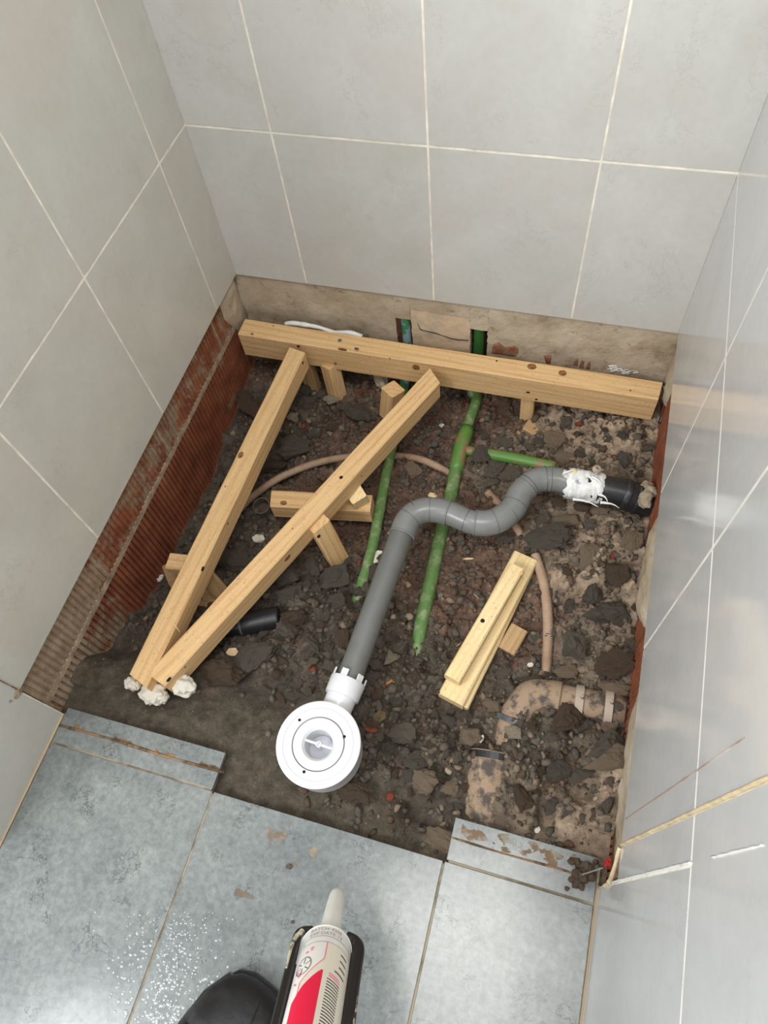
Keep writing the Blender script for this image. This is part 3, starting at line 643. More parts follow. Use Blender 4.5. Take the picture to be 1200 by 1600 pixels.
# ---------------------------------------------------------------- white drain trap and waste pipe
ZD = -.080; cD = at(497, 1162, ZD); r = .0612
dr = empty('shower_drain', (cD.x, cD.y, ZD-.06), 'round white plastic shower drain trap sitting in the soil at the front', 'drain')
bm = bmesh.new(); Mx = T((cD.x, cD.y, 0))
lathe(bm, [(.0, ZD-.060), (.050, ZD-.060), (.0575, ZD-.055), (.0590, ZD-.012), (.0605, ZD-.008), (r, ZD-.005), (r, ZD-.0008), (r-.0012, ZD), (.0515, ZD), (.0512, ZD-.0006), (.0505, ZD-.0006), (.0502, ZD-.0002), (.0385, ZD-.0002), (.0380, ZD-.0030), (.0368, ZD-.0030), (.0366, ZD-.0004),
           (.0350, ZD+.0002), (.0240, ZD-.0006), (.0205, ZD-.0045), (.0195, ZD-.012), (.0190, ZD-.036), (0, ZD-.036)], 72, Mx)
obj('drain_body', bm, M_white, dr, smooth=False)
dr.children[0].data.polygons.foreach_set('use_smooth', [True]*len(dr.children[0].data.polygons))
dr.children[0].data.set_sharp_from_angle(angle=math.radians(30))
def ring(name, rad, z, wr_, mat, parent, c=cD, n=64):
    bm = bmesh.new(); lathe(bm, [(rad-wr_, z), (rad-wr_, z+.00035), (rad+wr_, z+.00035), (rad+wr_, z)], n, T((c.x, c.y, 0))); return obj(name, bm, mat, parent)
ring('groove', .0505, ZD-.0006, .0003, plain('light_groove', (188, 188, 188), .6), dr); ring('groove', .0374, ZD-.0030, .0006, M_seam, dr)
def on_top(u, v_): return at(u, v_, ZD)
for (u, v_) in [(468, 1125), (538, 1151), (475, 1206)]:
    q_ = at(u, v_, ZD); bm = bmesh.new(); disc(bm, Vector((0, 0, 0)), Vector((0, 0, 1)), .0022, h=.0003); obj('screw_hole', bm, M_hole, dr, T(q_))
bm = bmesh.new(); a1 = at(476, 1155, ZD-.004); a2 = at(517, 1169, ZD-.004); X_ = (a2-a1); ln_ = X_.length; X_.normalize()
ctr = Vector((cD.x, cD.y, ZD-.004)); box(bm, -.0205, .0205, -.0016, .0016, -.006, 0); obj('cross_bar', bm, M_white, dr, T(ctr) @ Matrix.Rotation(math.atan2(X_.y, X_.x), 4, 'Z'))
bm = bmesh.new(); lathe(bm, [(.0024, .0012), (.0044, .0012), (.0044, -.012), (.0024, -.012)], 24, closed=True); obj('centre_boss', bm, M_white, dr, T(ctr))
bm = bmesh.new(); lathe(bm, [(.0186, 0), (.0186, .0005), (0, .0005)], 40); obj('sump', bm, M_whited, dr, T((cD.x, cD.y, ZD-.0355)))
ZP = -.112; RP = .0200
pA = at(549, 1052, ZP); pB = at(628, 833, ZP); dP = (pB-pA).normalized(); dO = Vector((dP.x, dP.y, 0)).normalized()
def axisM(o, d): q_ = Vector(d).to_track_quat('Z', 'Y').to_matrix().to_4x4(); q_.translation = o; return q_
s0 = Vector((cD.x, cD.y, ZP)) + dO*.045; 
# socket is aimed along the pipe
sd = (pA-s0).normalized(); k0 = (pA-s0).length
bm = bmesh.new(); lathe(bm, [(.0215, 0), (.0225, .004), (.0232, k0-.040), (.0236, k0-.038)], 40); obj('outlet_neck', bm, M_white, dr, axisM(s0, sd), smooth=True)
bm = bmesh.new(); lathe(bm, [(.0225, k0-.040), (.0262, k0-.039), (.0268, k0-.036), (.0276, k0-.014), (.0270, k0-.012), (.0208, k0-.0125), (.0208, k0-.030)], 40); o = obj('outlet_collar', bm, M_white, dr, axisM(s0, sd), smooth=True); o.data.set_sharp_from_angle(angle=math.radians(35))
for kk in range(6):
    an = kk*math.pi/3+.35; bm = bmesh.new(); box(bm, .0238, .0262, -.0055, .0055, k0-.014, k0-.001, .0005); obj('collar_tab', bm, M_white, dr, axisM(s0, sd) @ Matrix.Rotation(an, 4, 'Z'))
wp = empty('waste_pipe', pA, 'grey plastic waste pipe with S-shaped elbows running from the white drain to the sealant', 'pipe')
bm = bmesh.new(); sweep(bm, [pA-sd*.030, pA, (pA+pB)/2, pB+dP*.01], RP, 32); obj('straight_pipe', bm, plain('grey_pvc_pipe', (106, 107, 104), .34, .5, .06, 20), wp, smooth=True).data.set_sharp_from_angle(angle=math.radians(50))
PP = [(628, 836), (640, 810), (664, 797), (700, 801), (738, 816), (772, 815), (800, 796), (815, 769), (838, 751), (866, 749), (892, 755)]
Pw = [at(u, v_, ZP+dz) for (u, v_), dz in zip(PP, [0, .002, .004, .004, .003, .002, .002, .003, .003, .002, .0])]
Cm = catmull(Pw, 8)
def fit(name, i0, i1, rad, lips=(1, 1)):
    pts = Cm[i0:i1+1]; n = len(pts); bm = bmesh.new(); rr = []
    for k in range(n): rr.append(rad)
    sweep(bm, pts, rr, 32); o_ = obj(name, bm, M_grey, wp, smooth=True); o_.data.set_sharp_from_angle(angle=math.radians(50))
    for flag, j, s in ((lips[0], i0, 1), (lips[1], i1, -1)):
        if flag:
            t = (Cm[min(j+1, len(Cm)-1)]-Cm[max(j-1, 0)]).normalized(); bm = bmesh.new()
            lathe(bm, [(rad-.002, -.0013), (rad+.0007, -.0013), (rad+.0010, 0), (rad+.0007, .0013), (rad-.002, .0013)], 32); obj('socket_lip', bm, M_grey, o_, axisM(Cm[j], t), smooth=True)
    return o_
def seam(j, rad):
    t = (Cm[min(j+1, len(Cm)-1)]-Cm[max(j-1, 0)]).normalized(); bm = bmesh.new(); lathe(bm, [(rad-.001, -.0004), (rad+.0003, -.0004), (rad+.0003, .0004), (rad-.001, .0004)], 32); obj('joint_line', bm, M_greyd, wp, axisM(Cm[j], t))
fit('elbow', 0, 12, .0222, (1, 0)); fit('elbow', 12, 24, .0218, (0, 1)); fit('connector', 24, 33, .0206, (0, 0)); fit('elbow', 33, 46, .0222, (1, 0)); fit('elbow', 46, 58, .0222, (0, 1)); fit('elbow', 58, 70, .0216, (0, 1)); fit('socket', 70, len(Cm)-1, .0212, (0, 0))
for j in (8, 18, 24, 30, 40, 50, 60, 68): seam(j, .0224 if j not in (24, 30) else .0214)
bp = empty('black_pipe', at(1000, 778, -.12), 'black rubber-sleeved pipe stub coming out of the right wall, capped in white sealant', 'pipe')
q0 = at(880, 752, ZP); q1 = at(975, 772, -.118); q2 = Vector((W+.009, at(1015, 781, -.125).y-.004, -.128))
bm = bmesh.new(); sweep(bm, [q0+(q1-q0)*.25, q0+(q1-q0)*.6, q1], .0252, 32); obj('sleeve', bm, M_black, bp, smooth=True).data.set_sharp_from_angle(angle=math.radians(50))
bm = bmesh.new(); dd = (q2-q1).normalized(); lathe(bm, [(.0, -.004), (.026, -.004), (.0275, 0), (.0275, .006), (.0262, .008), (.0262, .018), (.0275, .020), (.0275, .026), (.0258, .030), (.0252, (q2-q1).length)], 32); obj('ribbed_end', bm, M_black, bp, axisM(q1, dd), smooth=True).data.set_sharp_from_angle(angle=math.radians(30))
bm = bmesh.new(); ax = (q1-q0).normalized(); xx = ax.orthogonal().normalized(); yy = ax.cross(xx); g = []
st = q0+ax*.004; Ls = (q1-q0).length*.62; nS = 26; nA = 60
for i in range(nS+1):
    row = []
    for k in range(nA):
        an = 2*math.pi*k/nA; nz = noise.fractal(Vector((math.cos(an)*1.4, math.sin(an)*1.4, i*.16)), 1, 2, 4); rg = .0007+.0022*abs(math.sin(i*.75+nz*3)); tp = min(1, i/3, (nS-i)/3)
        off = Ls*(i/nS) + (.006*noise.noise(Vector((an*2.2, i*.2, 3))) if i in (0, nS, 1, nS-1) else .002*nz)
        row.append(bm.verts.new(st+ax*off+(xx*math.cos(an)+yy*math.sin(an))*(.0246+rg*tp+.0022*nz*tp)))
    g.append(row)
for a_, b_ in zip(g, g[1:]):
    for k in range(nA): 
        bm.faces.new((a_[k], a_[(k+1) % nA], b_[(k+1) % nA], b_[k]))
obj('sealant_collar', bm, M_seal, bp, smooth=True)
for (uu, vv, u2, v2) in [(925, 745, 942, 762), (930, 740, 944, 734), (938, 785, 968, 794), (895, 780, 935, 792), (935, 772, 950, 785), (880, 740, 905, 733)]:
    bm = bmesh.new(); z1 = -.086; a_ = at(uu, vv, z1); b_ = at(u2, v2, z1-.003); sweep(bm, catmull([a_, (a_+b_)/2+Vector((.002, .002, .002)), b_], 5), lambda t: .0022*(1-t)+.0004, 7, jit=.3); obj('sealant_strand', bm, M_seal, bp, smooth=True)
bm = bmesh.new(); c_ = at(931, 736, -.088); lathe(bm, [(.003, 0), (.0075, .001), (.0085, .004), (.007, .008), (.003, .009)], 16, closed=True); o = obj('sealant_cap', bm, plain('dirty_sealant', (176, 160, 140), .7, .3, .2, 60), bp, axisM(c_, (.3, .2, 1)), smooth=True)
bm = bmesh.new(); box(bm, -.008, .008, -.006, .006, 0, .0012); obj('label_sticker', bm, plain('sticker', (196, 190, 184), .5, .5, .1, 90), bp, T(at(886, 742, -.0895)) @ Matrix.Rotation(-.3, 4, 'Z') @ Matrix.Rotation(.35, 4, 'X'))
bm = bmesh.new(); box(bm, -.005, .005, -.0022, .0022, 0, .0012); obj('label_sticker', bm, plain('sticker_yellow', (214, 186, 60), .5), bp, T(at(896, 736, -.088)) @ Matrix.Rotation(-.2, 4, 'Z') @ Matrix.Rotation(.5, 4, 'X'))
bm = bmesh.new(); cP = Vector((W-.004, q2.y-.004, -.098))
for k in range(7): blob(bm, (random.uniform(-.004, .008), random.uniform(-.022, .022), random.uniform(-.02, .008)), .011, 2, .35, 2, k)
tag(obj('mortar_lump', bm, SM['pale'], None, T(cP)), 'pale mortar packed around the black pipe where it enters the right wall', 'mortar')

# ---------------------------------------------------------------- green pipes
gr = empty('green_pipe', at(700, 800, -.2), 'right-hand green water pipe with a tee fitting, passing under the grey bends', 'pipe')
n1 = (.4815, .013)
Pg = [Vector((.4815, .0165, -.02)), Vector((.4815, .0165, -.12)), Vector((.481, .010, -.185)), Vector((.479, -.03, -.205)), at(745, 622, -.208), at(728, 672, -.206)]
bm = bmesh.new(); sweep(bm, catmull(Pg[:3], 6), .0105, 20); obj('riser', bm, M_greend, gr, smooth=True)
bm = bmesh.new(); sweep(bm, catmull(Pg[2:], 8), .0105, 20); obj('pipe_run', bm, M_green, gr, smooth=True)
bm = bmesh.new(); sweep(bm, [at(730, 668, -.204), at(728, 676, -.204), at(722, 692, -.204), at(714, 728, -.204), at(712, 736, -.204)], [.0125, .0142, .0150, .0142, .0122], 24); tee = obj('tee_fitting', bm, M_green2, gr, smooth=True)
bm = bmesh.new(); sweep(bm, [at(722, 704, -.204), at(736, 705, -.203), at(742, 706, -.203)], [.0095, .0095, .0090], 18); obj('branch_socket', bm, M_green2, tee, smooth=True)
bm = bmesh.new(); sweep(bm, catmull([at(713, 730, -.204), at(704, 775, -.204), at(690, 830, -.203), at(668, 930, -.202), at(655, 990, -.202), at(645, 1060, -.218)], 8), [.0122]*41, 20); obj('pipe_run', bm, M_green, gr, smooth=True)
gb = empty('green_pipe', at(815, 720, -.19), 'short green branch pipe running right towards the white sealant', 'pipe')
bm = bmesh.new(); sweep(bm, catmull([at(760, 709, -.197), at(785, 713, -.192), at(820, 720, -.186), at(868, 730, -.182)], 6), .0108, 18); obj('pipe_run', bm, M_green2, gb, smooth=True)
gl = empty('green_pipe', at(600, 800, -.2), 'left-hand slimmer green water pipe running under the second diagonal beam', 'pipe')
bm = bmesh.new(); sweep(bm, catmull([Vector((.334, .0165, -.03)), Vector((.334, .0165, -.13)), Vector((.335, .008, -.19)), at(632, 600, -.212), at(627, 635, -.212)], 6), .0100, 18); obj('riser', bm, plain('green_painted', (70, 140, 96), .4, .5, c2=(150, 178, 190), sc2=40, thr=(.5, .56)), gl, smooth=True)
bm = bmesh.new(); sweep(bm, catmull([at(630, 615, -.212), at(612, 700, -.212), at(598, 770, -.211), at(583, 850, -.210), at(566, 910, -.212), at(552, 955, -.222)], 8), .0100, 18); obj('pipe_run', bm, M_green, gl, smooth=True)
bm = bmesh.new(); box(bm, -.006, .006, -.004, .004, -.11, -.0, .001); o = obj('pipe_chase_wedge', bm, plain('brown_strip', (96, 66, 52), .9, .2, .2, 40), None, T((.3215, .012, -.06))); tag(o, 'dark brown strip beside the left green pipe in the rear wall chase', 'strip')

# ---------------------------------------------------------------- corrugated conduit
def conduit(label, pts, rad=.0078, pitch=.0034):
    e_ = empty('corrugated_conduit', pts[len(pts)//2], label, 'conduit'); P = catmull(pts, 30); out = []; rr = []
    L = 0; last = P[0]; acc = [0]
    for p in P[1:]: L += (p-last).length; acc.append(L); last = p
    n = int(L/(pitch/4)); j = 0
    for k in range(n+1):
        s = L*k/n
        while j < len(acc)-2 and acc[j+1] < s: j += 1
        t = (s-acc[j])/max(1e-9, acc[j+1]-acc[j]); out.append(P[j].lerp(P[j+1], min(1, t))); rr.append(rad*(1 if k % 4 in (0, 1) else .80))
    bm = bmesh.new(); sweep(bm, out, rr, 14); obj('ribbed_tube', bm, M_corr, e_); return e_
zc = -.222
conduit('beige ribbed conduit curving across the pit beneath both diagonal beams', [at(338, 850, -.236), at(372, 800, -.228), at(400, 772, zc), at(440, 745, zc), at(500, 722, zc), at(560, 713, -.228), at(620, 713, -.225), at(660, 719, -.222), at(700, 738, -.222), at(722, 752, -.226)])
conduit('brownish ribbed conduit standing right of the stacked battens, ending by the soil pipe', [at(836, 868, -.188), at(848, 905, -.182), at(855, 950, -.178), at(856, 1000, -.176), at(853, 1050, -.182)], .0085)
conduit('short reddish conduit piece showing below the last grey elbow', [at(762, 770, -.20), at(790, 800, -.190), at(812, 833, -.186), at(820, 848, -.19)], .0072)
# open grey stub
ps = empty('pipe_stub', at(408, 800, -.24), 'open upright grey pipe end left of the crosspiece', 'pipe')
bm = bmesh.new(); lathe(bm, [(.0150, -.05), (.0168, -.05), (.0168, 0), (.0150, 0), (.0148, -.02)], 28, closed=True); obj('pipe_wall', bm, plain('dirty_grey_pvc', (100, 96, 84), .6, .3, .2, 60), ps, T(at(408, 790, -.206)) @ Matrix.Rotation(.15, 4, 'X'), smooth=False)
bm = bmesh.new(); lathe(bm, [(.0152, 0), (.0, .002)], 24); obj('soil_inside', bm, SM['brown'], ps, T(at(408, 790, -.206)-Vector((0, 0, .016))))
# black coupling under the diagonals
bc = empty('black_coupling', at(395, 975, -.2), 'black plastic pipe coupling half buried in rubble between the diagonals and the grey pipe', 'pipe')
a_ = at(346, 982, -.182); b_ = at(437, 964, -.178); bm = bmesh.new(); Lc = (b_-a_).length
lathe(bm, [(0, 0), (.0165, 0), (.0165, .012), (.0182, .013), (.0182, .020), (.0165, .021), (.0165, .027), (.0182, .028), (.0182, .036), (.0195, .038), (.0195, Lc-.002), (.0175, Lc), (.0, Lc)], 28); obj('coupling_body', bm, M_black, bc, axisM(a_, b_-a_), smooth=True).data.set_sharp_from_angle(angle=math.radians(30))
bm = bmesh.new(); lathe(bm, [(.0186, -.003), (.0193, -.003), (.0193, .003), (.0186, .003)], 28, closed=True); obj('clamp_band', bm, M_greyd, bc, axisM(a_+(b_-a_)*.36, b_-a_))

# ---------------------------------------------------------------- soil pipes at the right front
sp = empty('soil_pipe', at(880, 1150, -.18), 'mortar-caked drain pipe with two collars and a bend, beside the right wall', 'pipe')
a_ = Vector((W+.008, at(990, 1112, -.135).y, -.140)); b_ = at(862, 1090, -.150)
bm = bmesh.new(); sweep(bm, [a_, (a_+b_)/2, b_], .0225, 28); obj('pipe_run', bm, M_pipeD, sp, smooth=True)
for (u, v_, wd, rr) in [(905, 1092, .0060, .0262), (950, 1103, .0058, .0262)]:
    c_ = at(u, v_, -.146); t = (b_-a_).normalized(); s = (c_-a_).dot(t); c_ = a_+t*s; bm = bmesh.new(); lathe(bm, [(.0215, -wd), (rr, -wd), (rr, wd), (.0215, wd)], 28); obj('collar', bm, M_pipeC, sp, axisM(c_, t), smooth=False)
el = catmull([b_+(a_-b_)*.12, b_, at(832, 1090, -.152), at(812, 1112, -.158), at(802, 1142, -.168), at(797, 1172, -.182)], 8)
bm = bmesh.new(); sweep(bm, el, [.0262]*len(el), 28); o = obj('elbow', bm, M_pipeD, sp, smooth=True)
bm = bmesh.new(); lathe(bm, [(.022, -.004), (.0300, -.004), (.0305, .004), (.022, .004)], 28); obj('elbow_rim', bm, plain('blue_black_rim', (92, 96, 98), .5, .4, .3, 60), o, axisM(at(806, 1126, -.163), el[30]-el[26]))
a_ = at(772, 1178, -.178); b_ = at(756, 1300, -.186); bm = bmesh.new(); Lc = (b_-a_).length
lathe(bm, [(.034, .004), (.0385, 0), (.0400, .001), (.0400, .014), (.0385, .015), (.0385, Lc)], 40); o = obj('lower_pipe', bm, M_pipeD, sp, axisM(a_, b_-a_), smooth=True); o.data.set_sharp_from_angle(angle=math.radians(30))
bm = bmesh.new(); lathe(bm, [(.0395, .002), (.0404, .002), (.0404, .012), (.0395, .012)], 40); obj('black_rim', bm, M_black, o, axisM(a_, b_-a_))
bm = bmesh.new(); lathe(bm, [(0, .003), (.0385, .003)], 30); obj('spigot_face', bm, plain('spigot_dark', (46, 36, 30), .6), o, axisM(a_, b_-a_))

# ---------------------------------------------------------------- foam, sealant at the frame
for (label, u, v_, z, rs, sc_) in [('left small white foam lump at the front end of the first diagonal', 206, 1068, -.112, .011, (1, 1, .9)),
                                    ('bulging white foam lump under the meeting ends of the diagonals', 240, 1083, -.120, .018, (1.2, .9, .8)),
                                    ('pitted white foam lump right of the second diagonal front end', 285, 1070, -.117, .017, (1.2, .9, .8))]:
    bm = bmesh.new(); blob(bm, (0, 0, 0), rs, 4, .45, 1.7, u, sc_); blob(bm, (rs*.7, -rs*.1, -rs*.1), rs*.65, 3, .5, 2.2, u+1); blob(bm, (0, 0, -rs*.9), rs*.8, 3, .4, 2, u+3)
    tag(obj('foam_lump', bm, M_foam, None, T(at(u, v_, z)), smooth=True), label, 'foam')
bm = bmesh.new(); P = catmull([aty(u, v_, -.024) for u, v_ in [(446, 506), (458, 505), (480, 508), (500, 512), (520, 519), (545, 520), (566, 526)]], 6); sweep(bm, P, [.0045*(1+.5*noise.noise(p*60)) for p in P], 10)
tag(obj('foam_bead', bm, M_seal, None, smooth=True), 'white foam bead squeezed out behind the rear beam', 'foam')
bm = bmesh.new(); 
for k in range(70): u_ = random.gauss(971, 11); q_ = aty(u_, 579+(u_-971)*.13+random.gauss(0, 2.2), .0032); blob(bm, q_, random.uniform(.0015, .0032), 1, .5, 2, k, (1.4, .5, .8))
o = obj('plaster_splash', bm, M_seal, None, smooth=True); tag(o, 'white splash on the rear wall above the right end of the beam', 'splash')
bm = bmesh.new(); P = catmull([at(1034, 598, -.09), at(1041, 616, -.10), at(1041, 640, -.115), at(1031, 662, -.135)], 6); sweep(bm, P, .0045, 10, wx=1.0, wy=.7)
tag(obj('rubber_strip', bm, M_black, None, smooth=True), 'black rubber strip wedged between the beam end and the right wall', 'strip')
bm = bmesh.new(); blob(bm, (0, 0, 0), .006, 2, .4, 2, 3, (.7, 1, 1.4)); tag(obj('plastic_scrap', bm, M_red, None, T(Vector((W-.004, -.846, -.058)))), 'red scrap at the front right corner of the pit', 'scrap')
bm = bmesh.new(); sweep(bm, [Vector((.822, -.852, -.07)), Vector((.805, -.862, -.118))], .0009, 6); tag(obj('steel_pin', bm, M_steel, None), 'thin metal pin poking out at the front right corner', 'pin')
bm = bmesh.new()
for k in range(30): blob(bm, (random.gauss(0, .009), random.gauss(0, .012), random.uniform(-.001, .004)), random.uniform(.0025, .0065), 2, .5, 2.5, k+40)
tag(obj('mortar_lump', bm, SM['brown'], None, T((.803, -.862, FZ+.002))), 'dark crumbling mortar lump on the right ledge corner', 'mortar')
bm = bmesh.new(); blob(bm, (0, 0, 0), .010, 3, .5, 2, 4, (.6, 1, 1.1)); blob(bm, (0, -.012, .006), .005, 2, .4, 2, 9)
tag(obj('mortar_lump', bm, SM['pale'], None, T((-.004, -.853, .002))), 'broken pale plaster crumb at the lower left tile corner', 'mortar')
for (u, v_, r_) in [(452, 1354, .0055), (457, 1441, .003), (498, 1367, .002), (340, 1300, .0025)]:
    pass
bm = bmesh.new(); blob(bm, (0, 0, .001), .0045, 2, .4, 2, 4, (1, .8, .6)); tag(obj('grit_crumb', bm, SM['dark'], None, T(at(452, 1354, FZ+.001))), 'dark crumb of grit on the middle floor tile', 'crumb')
bm = bmesh.new(); blob(bm, (0, 0, .001), .0026, 2, .4, 2, 5, (1, .8, .6)); tag(obj('grit_crumb', bm, SM['dark'], None, T(at(457, 1441, FZ+.001))), 'tiny dark crumb on the floor tile left of the white nozzle', 'crumb')
bm = bmesh.new(); blob(bm, (0, 0, 0), .016, 3, .35, 1.6, 44, (.8, 1.5, .8)); tag(obj('stone', bm, SM['pale'], None, T(at(595, 592, -.19)) @ Matrix.Rotation(.5, 4, 'Z')), 'whitish strip of rubble behind the leaning wood block', 'stone')

# ---------------------------------------------------------------- rubble stones
protos = []
for k in range(14):
    bm = bmesh.new(); pts = []
    for i in range(13+k % 5):
        v_ = Vector((random.gauss(0, 1), random.gauss(0, 1), random.gauss(0, 1))).normalized(); pts.append(bm.verts.new((v_.x*(1+.25*random.random()), v_.y*(.75+.3*random.random()), v_.z*(.6+.25*random.random()))))
    hres = bmesh.ops.convex_hull(bm, input=pts); bmesh.ops.delete(bm, geom=[g_ for g_ in hres['geom_interior'] if isinstance(g_, bmesh.types.BMVert)], context='VERTS')
    bmesh.ops.subdivide_edges(bm, edges=bm.edges[:], cuts=5, use_grid_fill=True)
    bmesh.ops.triangulate(bm, faces=bm.faces[:])
    for _ in range(1): bmesh.ops.smooth_vert(bm, verts=bm.verts[:], factor=.2, use_axis_x=True, use_axis_y=True, use_axis_z=True)
    for v_ in bm.verts: v_.co += v_.co.normalized()*(.15*noise.noise(v_.co*2.2+Vector((k, k*2, 0)))+.15*noise.noise(v_.co*5+Vector((k, 0, 0)))+.08*noise.noise(v_.co*11+Vector((0, k, 0))))
    bm.normal_update(); meshes = {}
    for key, mt in SM.items():
        me = bpy.data.meshes.new('stone_'+key); bm.to_mesh(me); me.materials.append(mt); meshes[key] = me
    bm.free(); protos.append(meshes)
cnt = 0; placed = []
def stone(p, sz, key, label, group=None, aspect=1.0, rot=None, k=None, sink=.30, name='stone'):
    global cnt; cnt += 1; k = random.randrange(14) if k is None else k
    o = bpy.data.objects.new(name, protos[k][key]); COL.objects.link(o)
    o.rotation_euler = (random.uniform(-.35, .35), random.uniform(-.35, .35), random.uniform(0, 6.28) if rot is None else rot)
    o.scale = (sz*.5*aspect, sz*.5, sz*.5*min(aspect, 1)*random.uniform(.8, 1.05)); o.location = p+Vector((0, 0, sz*(.28-sink*.5)))
    tag(o, label, 'stone', group); placed.append((p.x, p.y, sz)); return o
